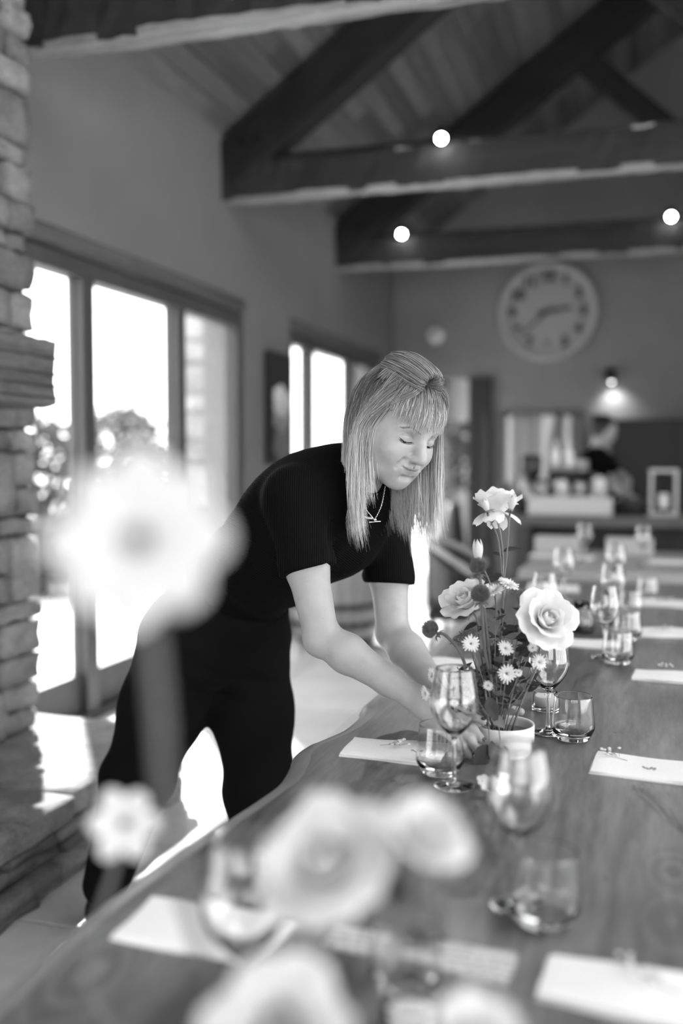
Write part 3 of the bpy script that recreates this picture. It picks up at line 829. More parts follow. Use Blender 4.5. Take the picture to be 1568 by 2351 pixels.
# woven basket with fruit
p = onbar(1448, 7.32)
bk = thing('fruit_bowl', 'dark woven bowl heaped with fruit on the bar', 'bowl', p)
bprof = [(0, 0), (.08, 0), (.115, .04), (.135, .085), (.14, .095), (.132, .092), (.108, .045), (.07, .015), (0, .012)]
MB().lathe(bprof, 36).build('bowl', plain('woven', .035, .8, var=.6, scale=60, bump=.8), bk, smooth=True)
for k in range(10):
    MB().tube([(.118*math.cos(a)*(.7+.03*k)+0, .118*math.sin(a)*(.7+.03*k), .012+.008*k) for a in np.linspace(0, 2*math.pi, 30)], .005, 6, False).build('weave', plain('weave_%d' % k, .05+.02*(k % 2), .8), bk, smooth=True)
rf = np.random.default_rng(3)
for k in range(11):
    a = k*2.4; rr = .085*math.sqrt((k+.5)/11)
    q = p + V(rr*math.cos(a), rr*math.sin(a), .075+.035*(1-rr/.085) + .012*(k % 2))
    t = thing('fruit', ['dark round fruit in the woven bowl on the bar', 'pale round fruit in the woven bowl on the bar'][k % 3 == 0], 'fruit', q, ['dark fruit in the bowl', 'pale fruit in the bowl'][k % 3 == 0])
    MB().lathe([(0, -.028), (.018, -.026), (.032, -.006), (.031, .012), (.016, .027), (.006, .024), (0, .02)], 16).build('flesh', plain('fruit_%d' % k, [.06, .45][k % 3 == 0], .4), t, smooth=True)
    MB().tube([(0, 0, .02), (.003, 0, .036)], .002, 6).build('stalk', M['clock_black'], t)
# white lantern with bottle
p = onbar(1524, 7.26)
ln = thing('white_lantern', 'white square lantern frame on the bar at right edge', 'lantern', p)
lw, lh, e = .082, .30, .022
for sx in (-1, 1):
    for sy in (-1, 1): MB().box((sx*lw-e/2, sy*lw*.8-e/2, .02), (sx*lw+e/2, sy*lw*.8+e/2, lh), .002).build('corner_post', M['box_white'], ln)
MB().box((-lw-.015, -lw*.8-.015, 0), (lw+.015, lw*.8+.015, .022), .002).build('base', M['box_white'], ln)
MB().box((-lw-.015, -lw*.8-.015, lh), (lw+.015, lw*.8+.015, lh+.022), .002).build('lid', M['box_white'], ln)
t = thing('labelled_bottle', 'dark bottle with white label inside the white lantern', 'bottle', p + V(0, 0, .023))
MB().lathe([(0, 0), (.034, 0), (.036, .01), (.036, .14), (.028, .17), (.013, .19), (.013, .245), (0, .245)], 24).build('body', plain('bottle_dark', .012, .15), t, smooth=True)
MB().lathe([(.0365, .03), (.0365, .13), (.0368, .13), (.0368, .03)], 24).build('label', M['linen'], t, smooth=True)

# ================================================================ second table, chairs
M['pale_wood'] = wood('pale_wood', .30, .42, 'X', .4, 1.0, False, 0, .1)
t2 = thing('second_table', 'pale wooden table behind the long table, before the bar', 'table', (.8, 5.65, 0))
MB().box((-.62, 5.05, TZ-.065), (2.4, 6.25, TZ), .012).build('tabletop', M['pale_wood'], t2, True)
for x in (-.4, 2.1):
    for y in (5.25, 6.05): MB().box((x-.045, y-.045, 0), (x+.045, y+.045, TZ-.066), .004).build('leg', M['frame'], t2, True)

def tub_chair(loc, rz, label, rail_m, pad_m, group=None, hb=.84):
    t = thing('dining_chair', label, 'chair', loc, group, rz)
    arc = [(-.24*math.cos(a), .25*math.sin(a), hb - .16*(abs(a)/1.75)**2) for a in np.linspace(-1.75, 1.75, 24)]
    MB().tube(arc, .022, 10).build('back_rail', rail_m, t, smooth=True)
    vs = []; n = 20
    for j in range(5):
        for i in range(n+1):
            a = -1.35 + 2.7*i/n; z = .47 + (hb - .03 - .16*(abs(a)/1.75)**2 - .47)*j/4
            vs.append((-.23*math.cos(a), .24*math.sin(a), z))
    fs = [(j*(n+1)+i, j*(n+1)+i+1, (j+1)*(n+1)+i+1, (j+1)*(n+1)+i) for j in range(4) for i in range(n)]
    o = mk('backrest', vs, fs, pad_m, t, smooth=True); md = o.modifiers.new('thick', 'SOLIDIFY'); md.thickness = .03
    MB().box((-.22, -.22, .41), (.23, .22, .47), .02).build('seat', pad_m, t)
    for sx in (-1, 1):
        for sy in (-1, 1): MB().tube([(sx*.19, sy*.19, .41), (sx*.22, sy*.22, 0)], [.018, .012], 8).build('leg', rail_m, t, smooth=True)
    return t
M['pad_dark'] = plain('leather_dark', .015, .5); M['rail_pale'] = wood('rail_pale', .25, .4, 'Z', .4)
p = at(1085, 1300, 5.65)
tub_chair((p[0], p[1], 0), 0.0, 'dark padded chair with pale curved rail at end of second table', M['rail_pale'], M['pad_dark'])
M['pad_pale'] = plain('linen_pale', .55, .85, bump=.2, scale=120)
for px, lab in ((1282, 'stack of pale folded linen at left on the second table'), (1446, 'stack of pale folded linen at right on the second table')):
    c = V(float(ony(px, 1250, 6.08)[0]), 6.08, TZ + .0005); t = thing('linen_stack', lab, 'linen', c, 'linen stacks on the second table')
    for k in range(5): MB().box((-.135+.004*(k % 2), -.08, .018*k), (.135-.003*(k % 3), .08, .018*k+.0175), .005).build('folded_cloth', M['pad_pale'], t)

# wine barrel on the floor behind the woman
p = onz(772, 1478, 0)
br = thing('wine_barrel', 'pale wooden wine barrel with dark hoops on the sunlit floor', 'barrel', p)
st = .92; ns = 22
def brad(z): return .26 + .075*(1 - ((z-st/2)/(st/2))**2)
for k in range(ns):
    a0, a1 = 2*math.pi*k/ns + .008, 2*math.pi*(k+1)/ns - .008; vs = []
    for j in range(9):
        z = st*j/8
        for rr_, a in ((brad(z), a0), (brad(z)+.003, (a0+a1)/2), (brad(z), a1), (brad(z)-.03, a1), (brad(z)-.03, a0)): vs.append((rr_*math.cos(a), rr_*math.sin(a), z))
    fs = [(j*5+i, j*5+(i+1) % 5, (j+1)*5+(i+1) % 5, (j+1)*5+i) for j in range(8) for i in range(5)] + [(4, 3, 2, 1, 0), (40, 41, 42, 43, 44)]
    mk('stave', vs, fs, M['barrel'] if 'barrel' in M else M.setdefault('barrel', wood('barrel_oak', .24, .38, 'Z', .6, 1.2, False, .12)), br)
for z in (.05, .17, .30, .62, .75, .87):
    MB().lathe([(brad(z-.02)+.001, z-.02), (brad(z-.02)+.006, z-.02), (brad(z+.02)+.006, z+.02), (brad(z+.02)+.001, z+.02), (brad(z-.02)+.001, z-.02)], 40).build('hoop', plain('hoop_%d' % int(z*100), .05, .5, .6), br, smooth=True)
MB().lathe([(0, st-.04), (.245, st-.04), (.245, st-.02), (0, st-.02)], 40).build('head', M['barrel'], br)

# ================================================================ outside the glass
M['paving'] = stone('outdoor_paving', .40, .52, 2, .05, .1)
g = MB().box((-40, -12, -.3), (XL-.33, 40, -.02)).build('ground', M['paving']); _props(g, 'bright sunlit paving outside the glass doors', None, None, 'structure')
M['leafy'] = petal_mat('outdoor_leaf', .10, .35, .5)
def shrub(px, X, top_px, ry, seed, label, n=1500, c=None, dens=1.0):
    r = np.random.default_rng(seed)
    base = onx(px, 1048, X); top = float(onx(px, top_px, X)[2])
    t = thing('garden_shrub', label, 'shrub', (base[0], base[1], -.02), 'shrubs outside the glass doors')
    vs = []; fs = []
    for k in range(n):
        u = r.normal(size=3); u /= np.linalg.norm(u); rad = r.uniform(.55, 1)**.6
        lob = 1 + .25*math.sin(u[1]*7+seed) + .2*math.sin(u[2]*9+seed*2)
        cpt = V(u[0]*ry*.8*rad*lob, u[1]*ry*rad*lob, top*.52 + u[2]*top*.48*rad*min(lob, 1.05))
        if cpt[2] < .05: cpt[2] = r.uniform(.05, .4)
        s = r.uniform(.05, .11); a = r.normal(size=3); a /= np.linalg.norm(a); b_ = np.cross(a, r.normal(size=3)); b_ /= np.linalg.norm(b_); nrm = np.cross(a, b_)
        m = len(vs); vs += [cpt - a*s, cpt + b_*s*.45 + nrm*s*.15, cpt + a*s, cpt - b_*s*.45 + nrm*s*.15]; fs += [(m, m+1, m+2), (m, m+2, m+3)]
    mk('foliage', vs, fs, c or M['leafy'], t)
    for k in range(4):
        a = r.uniform(0, 6.3); MB().tube(spline([(0, 0, 0), (.1*math.cos(a), .1*math.sin(a), top*.3), (ry*.4*math.cos(a), ry*.4*math.sin(a), top*.7)], 6), [.03, .026, .022, .018, .013, .008], 6).build('stem', M['frame'], t)
shrub(285, -8.5, 900, .75, 1, 'leafy shrub seen through the middle glass pane', 1700)
shrub(335, -9.6, 985, .9, 2, 'lower shrub at the right of the middle glass pane', 1300)
shrub(110, -6.4, 950, .55, 3, 'tall shrub behind the glass pane nearest the chimney', 1300)
shrub(95, -5.6, 1180, .5, 4, 'low shrub behind the glass pane nearest the chimney', 1000)
shrub(250, -6.3, 1110, .5, 5, 'round low shrub in front of the taller garden shrub', 1000)
# outdoor pier of stones and post
px0 = onx(462, 1048, -3.75)
pr = thing('stone_pier', 'rough pale stone pier outside the third glass pane', 'pier', (px0[0], px0[1], -.02))
z = -.02; r = np.random.default_rng(12)
while z < 2.6:
    h = float(r.uniform(.14, .3)); sx = .17 + r.uniform(-.02, .02)
    v, f = rough_stone((px0[0]-.2, px0[1]-sx, z+.004), (px0[0]+.2, px0[1]-.01, z+h-.004), r, 3, .02, .4); mk('stone', v, f, M['pier'] if 'pier' in M else M.setdefault('pier', stone('pier_stone', .12, .3)), pr, True, True)
    v, f = rough_stone((px0[0]-.2, px0[1]+.01, z+.004), (px0[0]+.2, px0[1]+sx, z+h-.004), r, 3, .02, .4); mk('stone', v, f, M['pier'], pr, True, True)
    z += h
q = onx(522, 1048, -3.35)
t = thing('porch_post', 'pale square porch post outside the third glass pane', 'post', (q[0], q[1], -.02))
MB().box((-.07, -.13, .03), (.07, .13, 2.7), .01).build('shaft', plain('post_pale', .3, .6), t)
MB().box((-.1, -.16, 0), (.1, .16, .03), .01).build('foot', M['stone'], t)
q = onx(120, 1048, -7.2)
t = thing('garden_wall', 'low garden wall outside the glass beside the chimney', 'wall', (-7.6, q[1], -.02))
MB().box((-.2, -2.5, 0), (.2, 3.0, .40), .01).build('body', M['paving'], t)
MB().box((-.25, -2.55, .40), (.25, 3.05, .46), .01).build('coping', plain('coping', .5, .7), t)

# ================================================================ hall beyond the doorway
p = ony(1042, 1040, 12.6)
t = thing('hall_plant', 'dark leafy plant in a slim black planter in the hall', 'plant', (p[0], 12.6, 0))
MB().lathe([(0, 0), (.17, 0), (.15, .3), (.09, .72), (.08, .72), (.13, .3), (0, .28)], 20).build('planter', M['cab'], t, smooth=True)
r = np.random.default_rng(8); vs = []; fs = []
for k in range(260):
    c = V(r.normal()*.13, r.normal()*.13, r.uniform(.85, 1.75)); a = r.normal(size=3); a /= np.linalg.norm(a); b_ = np.cross(a, r.normal(size=3)); b_ /= np.linalg.norm(b_); s = r.uniform(.05, .1)
    m = len(vs); vs += [c-a*s, c+b_*s*.4, c+a*s, c-b_*s*.4]; fs += [(m, m+1, m+2), (m, m+2, m+3)]
mk('foliage', vs, fs, M['leafy'], t)
MB().tube([(0, 0, .3), (.02, 0, 1.0), (0, .02, 1.6)], .012, 6).build('stem', M['frame'], t)
# ================================================================ implicit-surface modelling (people)
def _smin(a, b, k):
    if k <= 0: return np.minimum(a, b)
    h = np.maximum(k - np.abs(a-b), 0)/k
    return np.minimum(a, b) - h*h*k*.25
class SDF:
    def __init__(s): s.p = []
    def cone(s, a, b, ra, rb, k=.02, sub=False, flat=None):
        """round cone; flat=(axis vector, factor): squash across an axis"""
        s.p.append(('c', np.array(a, float), np.array(b, float), ra, rb, k, sub, flat)); return s
    def chain(s, pts, rs, k=.02, sub=False, flat=None):
        for i in range(len(pts)-1): s.cone(pts[i], pts[i+1], rs[i], rs[i+1], k, sub, flat)
        return s
    def ell(s, c, r, R=None, k=.02, sub=False):
        s.p.append(('e', np.array(c, float), np.array(r, float), np.eye(3) if R is None else np.array(R, float), None, k, sub, None)); return s
    def half(s, pt, n, k=.004):
        """keep the side opposite to n (cut everything in direction n)"""
        s.p.append(('h', np.array(pt, float), np.array(n, float)/np.linalg.norm(n), None, None, k, True, None)); return s
    def func(s, fn): s.p.append(('f', fn, None, None, None, 0, False, None)); return s
    @staticmethod
    def prim(q, P):
        if q[0] == 'c':
            a, b, ra, rb, flat = q[1], q[2], q[3], q[4], q[7]
            X = P
            if flat is not None:
                n, f = flat; m = (a+b)/2; X = P + np.outer((P-m) @ n, n)*(1/f-1)
            ab = b-a; t = np.clip(((X-a) @ ab)/np.dot(ab, ab), 0, 1)
            return np.linalg.norm(X - a - t[:, None]*ab, axis=1) - (ra + (rb-ra)*t)
        if q[0] == 'e':
            L = (P - q[1]) @ q[3].T; r = q[2]
            k0 = np.linalg.norm(L/r, axis=1); k1 = np.linalg.norm(L/(r*r), axis=1) + 1e-9
            return k0*(k0-1)/k1
        if q[0] == 'h': return -((P - q[1]) @ q[2])
    def ev(s, P, sel=None):
        d = np.full(len(P), 9.0)
        for i, q in enumerate(s.p):
            if q[0] == 'f': d = q[1](P, d); continue
            if sel is not None and not sel[i]: continue
            e = s.prim(q, P)
            d = -_smin(-d, e, q[5]) if q[6] else _smin(d, e, q[5])
        return d
    def mesh(s, lo, hi, h, B=11):
        lo = np.array(lo, float); hi = np.array(hi, float)
        nb = np.ceil((hi-lo)/(h*B)).astype(int)
        g = np.stack(np.meshgrid(*[np.arange(n) for n in nb], indexing='ij'), -1).reshape(-1, 3)
        cen = lo + (g+.5)*h*B; rad = h*B*.866*1.12
        D = np.stack([s.prim(q, cen) if q[0] != 'f' else np.zeros(len(cen)) for q in s.p], 1)
        tot = s.ev(cen)
        act = np.where(np.abs(tot) < rad + .002)[0]
        loc = np.stack(np.meshgrid(*[np.arange(B+1)]*3, indexing='ij'), -1).reshape(-1, 3)
        off = np.array([[i, j, k] for i in (0, 1) for j in (0, 1) for k in (0, 1)])
        cells = []; vals = []
        add = np.array([q[0] != 'f' and not q[6] for q in s.p])
        for bi in act:
            dmin = D[bi][add].min() if add.any() else 0.0
            sel = [q[0] == 'f' or (D[bi, i] < (rad*2.0 + q[5] + (max(dmin, 0) if not q[6] else 0))) for i, q in enumerate(s.p)]
            P = lo + (g[bi]*B + loc)*h
            F = s.ev(P, sel).reshape(B+1, B+1, B+1)
            C8 = np.stack([F[o[0]:o[0]+B, o[1]:o[1]+B, o[2]:o[2]+B] for o in off], -1)
            m = (C8 < 0); mm = m.any(-1) & ~m.all(-1)
            ii = np.argwhere(mm)
            if len(ii): cells.append(ii + g[bi]*B); vals.append(C8[mm])
        cells = np.vstack(cells); vals = np.vstack(vals)
        edges = [(a, b) for a in range(8) for b in range(a+1, 8) if np.abs(off[a]-off[b]).sum() == 1]
        acc = np.zeros((len(cells), 3)); cnt = np.zeros(len(cells))
        for a, b in edges:
            va, vb = vals[:, a], vals[:, b]; cr = (va < 0) != (vb < 0)
            t = np.where(cr, va/(va-vb+1e-12), 0)
            acc += np.where(cr[:, None], off[a] + t[:, None]*(off[b]-off[a]), 0); cnt += cr
        verts = lo + (cells + acc/cnt[:, None])*h
        N = nb*B + 2
        key = (cells[:, 0]*N[1] + cells[:, 1])*N[2] + cells[:, 2]
        order = np.argsort(key); sk = key[order]
        def find(c):
            kk = (c[:, 0]*N[1] + c[:, 1])*N[2] + c[:, 2]; i = np.clip(np.searchsorted(sk, kk), 0, len(sk)-1)
            return np.where(sk[i] == kk, order[i], -1)
        faces = []
        for ax in range(3):
            c1 = {0: 4, 1: 2, 2: 1}[ax]; u = (ax+1) % 3; w = (ax+2) % 3
            cr = (vals[:, 0] < 0) != (vals[:, c1] < 0); c = cells[cr]; sgn = vals[cr, 0] < 0
            du = np.zeros(3, int); du[u] = 1; dw = np.zeros(3, int); dw[w] = 1
            q = np.stack([find(c), find(c-du), find(c-du-dw), find(c-dw)], 1); ok = (q >= 0).all(1)
            q = q[ok]; sg = sgn[ok]; q[~sg] = q[~sg][:, ::-1]; faces.append(q)
        faces = np.vstack(faces)
        # pull vertices onto the surface, then light smoothing is left to shading
        return verts, faces
def fast_mesh(name, verts, faces, mat, parent=None):
    me = bpy.data.meshes.new(name); base = np.array(parent.location) if parent is not None else np.zeros(3)
    if parent is not None and parent.parent is not None: base = base + np.array(parent.parent.location)
    v = (verts - base).astype(np.float32); nf = len(faces)
    me.vertices.add(len(v)); me.vertices.foreach_set('co', v.ravel())
    me.loops.add(nf*4); me.loops.foreach_set('vertex_index', faces.astype(np.int32).ravel())
    me.polygons.add(nf); me.polygons.foreach_set('loop_start', np.arange(0, nf*4, 4, dtype=np.int32)); me.polygons.foreach_set('loop_total', np.full(nf, 4, np.int32))
    me.polygons.foreach_set('use_smooth', np.ones(nf, bool)); me.update(calc_edges=True); me.validate()
    me.materials.append(mat); o = bpy.data.objects.new(name, me); COL.objects.link(o)
    if parent is not None: o.parent = parent
    return o

# ---- woman: joints (pixel, depth)
J = {
 'pelvis': at(492, 1462, 2.50), 'waist': at(588, 1308, 2.40), 'chest': at(735, 1178, 2.27), 'neckb': at(800, 1098, 2.24),
 'rsh': at(672, 1142, 2.13), 'lsh': at(884, 1192, 2.38), 'relb': at(738, 1462, 2.08), 'lelb': at(902, 1452, 2.34),
 'rwr': at(958, 1606, 1.99), 'lwr': at(1025, 1612, 2.12),
 'rhip': at(428, 1478, 2.45), 'lhip': at(565, 1478, 2.56),
 'rknee': at(314, 1790, 2.60), 'lknee': at(598, 1820, 2.60), 'rank': at(244, 2085, 2.77), 'lank': at(604, 2160, 2.74),
}
# head frame in camera space (right, up, towards camera)
def head_frame(yaw, pitch, roll):
    y, p, r = map(math.radians, (yaw, pitch, roll))
    n = V(math.sin(y)*math.cos(p), -math.sin(p), math.cos(y)*math.cos(p))
    u = V(0, 1, 0) - n*n[1]; u /= np.linalg.norm(u); l = np.cross(u, n)
    def rot(v): return V(v[0]*math.cos(r) + v[1]*math.sin(r), -v[0]*math.sin(r) + v[1]*math.cos(r), v[2])
    return rot(l), rot(u), rot(n)
def cam2world(v): return CR*v[0] + CU*v[1] - CF*v[2]
hl, hu, hn = [cam2world(q) for q in head_frame(39, 22, 8)]
HR = np.stack([hl, hu, hn])                 # rows: local axes in world
HS = 1.04
eye_mid = at(961, 1012, 2.06)
HC = eye_mid - (V(0, .0, .080)*HS) @ HR     # head centre
def hp(x, y, z): return HC + (V(x, y, z)*HS) @ HR

def woman_head(S):
    k = .018
    S.ell(hp(0, .026, -.014), V(.072, .080, .092)*HS, HR, k)         # cranium
    S.ell(hp(0, -.012, .028), V(.066, .080, .062)*HS, HR, .03)       # face mass
    S.ell(hp(0, -.068, .045), V(.050, .042, .046)*HS, HR, .03)       # jaw
    S.ell(hp(0, -.0955, .066), V(.021, .017, .018)*HS, HR, .022)      # chin
    for s in (-1, 1):
        S.ell(hp(s*.040, -.034, .058), V(.024, .022, .022)*HS, HR, .022)   # cheek
        S.cone(hp(s*.064, -.02, .0), hp(s*.044, -.085, .030), .016*HS, .014*HS, .03)  # jaw line
        S.cone(hp(s*.012, .024, .083), hp(s*.040, .022, .068), .0095*HS, .008*HS, .018)  # brow ridge
        S.ell(hp(s*.032, .001, .090), V(.018, .0125, .015)*HS, HR, .010, True)  # eye socket
        # upper lid (lowered) and lower lid
        S.ell(hp(s*.0325, -.001, .0690), V(.0155, .0125, .0135)*HS, HR, .004)
        S.cone(hp(s*.0195, -.0095, .0800), hp(s*.044, -.0075, .0735), .0028*HS, .0026*HS, .006)
        S.ell(hp(s*.070, -.012, -.010), V(.010, .030, .018)*HS, HR, .008)      # ear
        S.ell(hp(s*.0112, -.0345, .0965), V(.0076, .0064, .0088)*HS, HR, .008)  # nostril wing
    S.chain([hp(0, .012, .086), hp(0, -.008, .0955), hp(0, -.024, .1065), hp(0, -.0315, .1100)], [.0070*HS, .0062*HS, .0074*HS, .0084*HS], .014)  # nose
    for s in (-1, 1): S.ell(hp(s*.0062, -.0405, .1020), V(.0032, .0025, .0040)*HS, HR, .003, True)
    S.ell(hp(0, -.058, .0735), V(.028, .019, .0185)*HS, HR, .018)      # muzzle
    for s in (-1, 1):
        S.cone(hp(s*.021, -.0572, .0850), hp(0, -.0545, .0925), .0026*HS, .0034*HS, .009)
        S.cone(hp(s*.018, -.0640, .0845), hp(0, -.0662, .0912), .0028*HS, .0040*HS, .009)
    S.cone(hp(0, -.0450, .0965), hp(0, -.0510, .0965), .0018, .0022, .006, True)   # philtrum
    S.cone(hp(-.010, -.0775, .0870), hp(.010, -.0775, .0875), .002, .002, .014, True)
    def surf(x, y):
        zs = np.linspace(.03, .13, 140); d = S.ev(np.array([hp(x, y, z) for z in zs])); i = np.where(d < 0)[0]; return zs[i[-1]] if len(i) else .08
    def groove(pts, r, k, depth=0.0):
        P3 = [hp(x, y, surf(x, y) - depth) for x, y in pts]; S.chain(P3, [r*(.55 if i in (0, len(P3)-1) else 1.0) for i in range(len(P3))], k, True)
    groove([(x, -.0606 + .0058*(abs(x)/.027)**2.2 + .0006*math.cos(x*330)) for x in np.linspace(-.027, .027, 11)], .0014*HS, .003)
    for s in (-1, 1):
        groove([(s*.0185, -.034), (s*.0245, -.043), (s*.030, -.053), (s*.0325, -.061)], .0011, .010)
        groove([(s*(.0325 + x), .0075 - .0075*(x/.0165)**2) for x in np.linspace(-.0145, .0150, 8)], .0007, .0025)      # lid crease
        groove([(s*(.0325 + x), -.0072 - .0022*(1-(x/.0145)**2)) for x in np.linspace(-.0130, .0135, 8)], .0020, .0012, .0004)   # eye opening
    S.cone(hp(0, -.085, -.012), J['neckb'] + V(0, 0, .01), .050, .056, .03)

def finger(S, pts, r0, r1, k=.005):
    n = len(pts); S.chain(pts, [r0 + (r1-r0)*i/(n-1) for i in range(n)], k)

POTC = tab(1155, 1722)                 # pot base centre
POTR, POTH = .0592, .054
# right hand, clasping the near-left side of the pot
RH = {}
def build_right_hand(S):
    w = J['rwr']
    kn = [at(1012, 1622, 1.955), at(1020, 1640, 1.935), at(1018, 1658, 1.915), at(1008, 1672, 1.90)]     # knuckles index..little
    S.chain([w, (w + kn[1])/2, (kn[1]+kn[2])/2], [.024, .027, .020], .02, False, None)
    for i, q in enumerate(kn): S.cone(w + (q-w)*.25, q, .016, .0115 if i < 3 else .0105, .014)
    # finger tips on the pot wall
    tips = [[at(1050, 1628, 1.925), at(1082, 1645, 1.90), at(1108, 1655, 1.885)],
            [at(1055, 1656, 1.895), at(1086, 1674, 1.872), at(1106, 1698, 1.868)],
            [at(1050, 1676, 1.88), at(1080, 1698, 1.86), at(1096, 1722, 1.862)],
            [at(1036, 1688, 1.875), at(1062, 1712, 1.862), at(1080, 1735, 1.868)]]
    for q, t, r in zip(kn, tips, (.0098, .0100, .0096, .0088)): finger(S, [q] + t, r*1.05, r*.80)
    finger(S, [w + (kn[0]-w)*.35, at(1010, 1600, 1.99), at(1052, 1604, 2.0), at(1092, 1622, 1.985)], .0145, .0088, .012)   # thumb over the rim
    RH['tips'] = tips
def build_left_hand(S):
    w = J['lwr']
    kn = [at(1082, 1622, 2.055), at(1080, 1640, 2.06), at(1076, 1656, 2.065), at(1070, 1668, 2.07)]
    S.chain([w, (w+kn[1])/2], [.024, .026], .02)
    for q in kn: S.cone(w + (q-w)*.25, q, .016, .0110, .014)
    tips = [[at(1118, 1618, 2.03), at(1152, 1622, 2.02), at(1196, 1634, 2.005)], [at(1118, 1640, 2.03), at(1152, 1648, 2.025), at(1180, 1660, 2.015)],
            [at(1112, 1660, 2.03), at(1144, 1672, 2.025), at(1166, 1684, 2.02)], [at(1104, 1676, 2.035), at(1130, 1690, 2.03), at(1150, 1700, 2.025)]]
    for q, t, r in zip(kn, tips, (.0098, .0100, .0096, .0088)): finger(S, [q] + t, r*1.05, r*.80)
    finger(S, [w + (kn[0]-w)*.3, at(1062, 1600, 2.05), at(1092, 1596, 2.03), at(1112, 1606, 2.01)], .0145, .0088, .012)

hipd = J['lhip'] - J['rhip']; hipd /= np.linalg.norm(hipd)
shd = J['lsh'] - J['rsh']; shd /= np.linalg.norm(shd)
spd = J['chest'] - J['pelvis']; spd /= np.linalg.norm(spd)
fwd = np.cross(shd, spd); fwd /= np.linalg.norm(fwd)     # out of the belly or the back
if fwd[2] > 0: fwd = -fwd                                # chest faces down to the table
def torso(S, e=0.0):
    w1, c1 = J['waist'], J['chest']
    up = (c1-w1)/np.linalg.norm(c1-w1); sd = shd - up*np.dot(shd, up); sd /= np.linalg.norm(sd); fr = np.cross(sd, up)
    R1 = np.stack([sd, up, fr])
    S.ell(c1, (.155+e, .165+e, .116+e), R1, .05)
    S.ell(J['chest'] - fwd*.045 - up*.02, (.13+e, .13+e, .085+e), R1, .05)     # upper back
    S.cone(J['rsh'], J['lsh'], .050+e, .050+e, .05)
    S.cone(c1 + up*.02, J['neckb'], .085+e, .058+e, .05)
    for s_ in (1, -1): S.ell(c1 + sd*s_*.065 + fwd*.072 - up*.03, (.060+e, .062+e, .052+e), R1, .05)    # bust
    if e < 0: return R1, up, sd
    S.ell((c1+w1)/2, (.142+e, .14+e, .110+e), R1, .06)
    S.ell(w1, (.134+e, .14+e, .106+e), R1, .06)
    up2 = (w1-J['pelvis']); up2 /= np.linalg.norm(up2); sd2 = hipd - up2*np.dot(hipd, up2); sd2 /= np.linalg.norm(sd2)
    S.ell(J['pelvis'] + up2*.03, (.165+e, .12+e, .115+e), np.stack([sd2, up2, np.cross(sd2, up2)]), .06)
    return R1, up, sd

SK = NT('skin')
SK.b.inputs['Roughness'].default_value = .48; SK.b.inputs['Specular IOR Level'].default_value = .35
_v = SK.coords(); _f = SK.noise(_v, 30, 3); _g = SK.noise(_v, 260, 2, .5)
_c = SK.ramp(_f, [(.3, .34), (.7, .39)]); _c = SK.mix(_c, .18, SK.ramp(_g, [(.72, 0), (.77, .5)]))
_at = SK.node('ShaderNodeAttribute', attribute_name='lip'); SK.base(SK.mix(_c, .17, _at.outputs['Fac']))
M['skin'] = SK.m

wm = thing('person', 'woman in black ribbed knit top leaning over the table to set flowers', 'person', (float(J['pelvis'][0]), float(J['pelvis'][1]), 0))
S = SDF()
torso(S, -.012)
S.chain([J['rsh'], (J['rsh']+J['relb'])/2, J['relb']], [.046, .044, .036], .02)
mid = J['relb'] + (J['rwr']-J['relb'])*.28
S.chain([J['relb'], mid, J['relb'] + (J['rwr']-J['relb'])*.7, J['rwr']], [.0365, .0395, .029, .0235], .015)
S.chain([J['lsh'], (J['lsh']+J['lelb'])/2, J['lelb']], [.046, .045, .038], .02)
mid = J['lelb'] + (J['lwr']-J['lelb'])*.28
S.chain([J['lelb'], mid, J['lelb'] + (J['lwr']-J['lelb'])*.7, J['lwr']], [.038, .041, .030, .0235], .015)
S.ell(J['relb'] + V(-.004, -.006, -.012), (.024, .024, .024), None, .02)
build_right_hand(S); build_left_hand(S)
SH = SDF(); woman_head(SH); S.p += SH.p
allp = np.vstack([J['pelvis'], J['rsh'], J['lsh'], HC, J['rwr'], J['lwr'], at(1200, 1740, 2.0)])
import time as _t
_t0 = _t.time()
bv, bf = S.mesh(allp.min(0) - .19, allp.max(0) + .17, .0024)
def refine(v, f, sdf, inside, levels):
    for _ in range(levels):
        m = inside(v)[f].all(1); q = f[m]; rest = f[~m]
        E = np.stack([q, np.roll(q, -1, 1)], -1).reshape(-1, 2); Es = np.sort(E, 1); u, inv = np.unique(Es[:, 0].astype(np.int64)*len(v) + Es[:, 1], return_inverse=True)
        mid = (v[u // len(v)] + v[u % len(v)])/2; em = (len(v) + inv).reshape(-1, 4); fc = v[q].mean(1); ci = len(v) + len(mid) + np.arange(len(q))
        nv = np.vstack([mid, fc]); h = 4e-4
        for _k in range(2):
            d = sdf.ev(nv); g = np.stack([sdf.ev(nv + h*e) - d for e in np.eye(3)], 1)/h
            nv = nv - np.clip(d/np.maximum((g*g).sum(1), .2), -.0015, .0015)[:, None]*g
        v = np.vstack([v, nv])
        f = np.vstack([rest] + [np.stack([q[:, i], em[:, i], ci, em[:, i-1]], 1) for i in range(4)])
    return v, f
def _face_zone(v):
    L = ((v - HC) @ HR.T)/HS; return (np.abs(L[:, 0]) < .058) & (L[:, 1] > -.108) & (L[:, 1] < .045) & (L[:, 2] > .035)
bv, bf = refine(bv, bf, SH, _face_zone, 1)
def _fine_zone(v):
    L = ((v - HC) @ HR.T)/HS; return (np.abs(L[:, 0]) < .050) & (L[:, 1] > -.072) & (L[:, 1] < .014) & (L[:, 2] > .066)
bv, bf = refine(bv, bf, SH, _fine_zone, 1)
body = fast_mesh('body', bv, bf, M['skin'], wm)

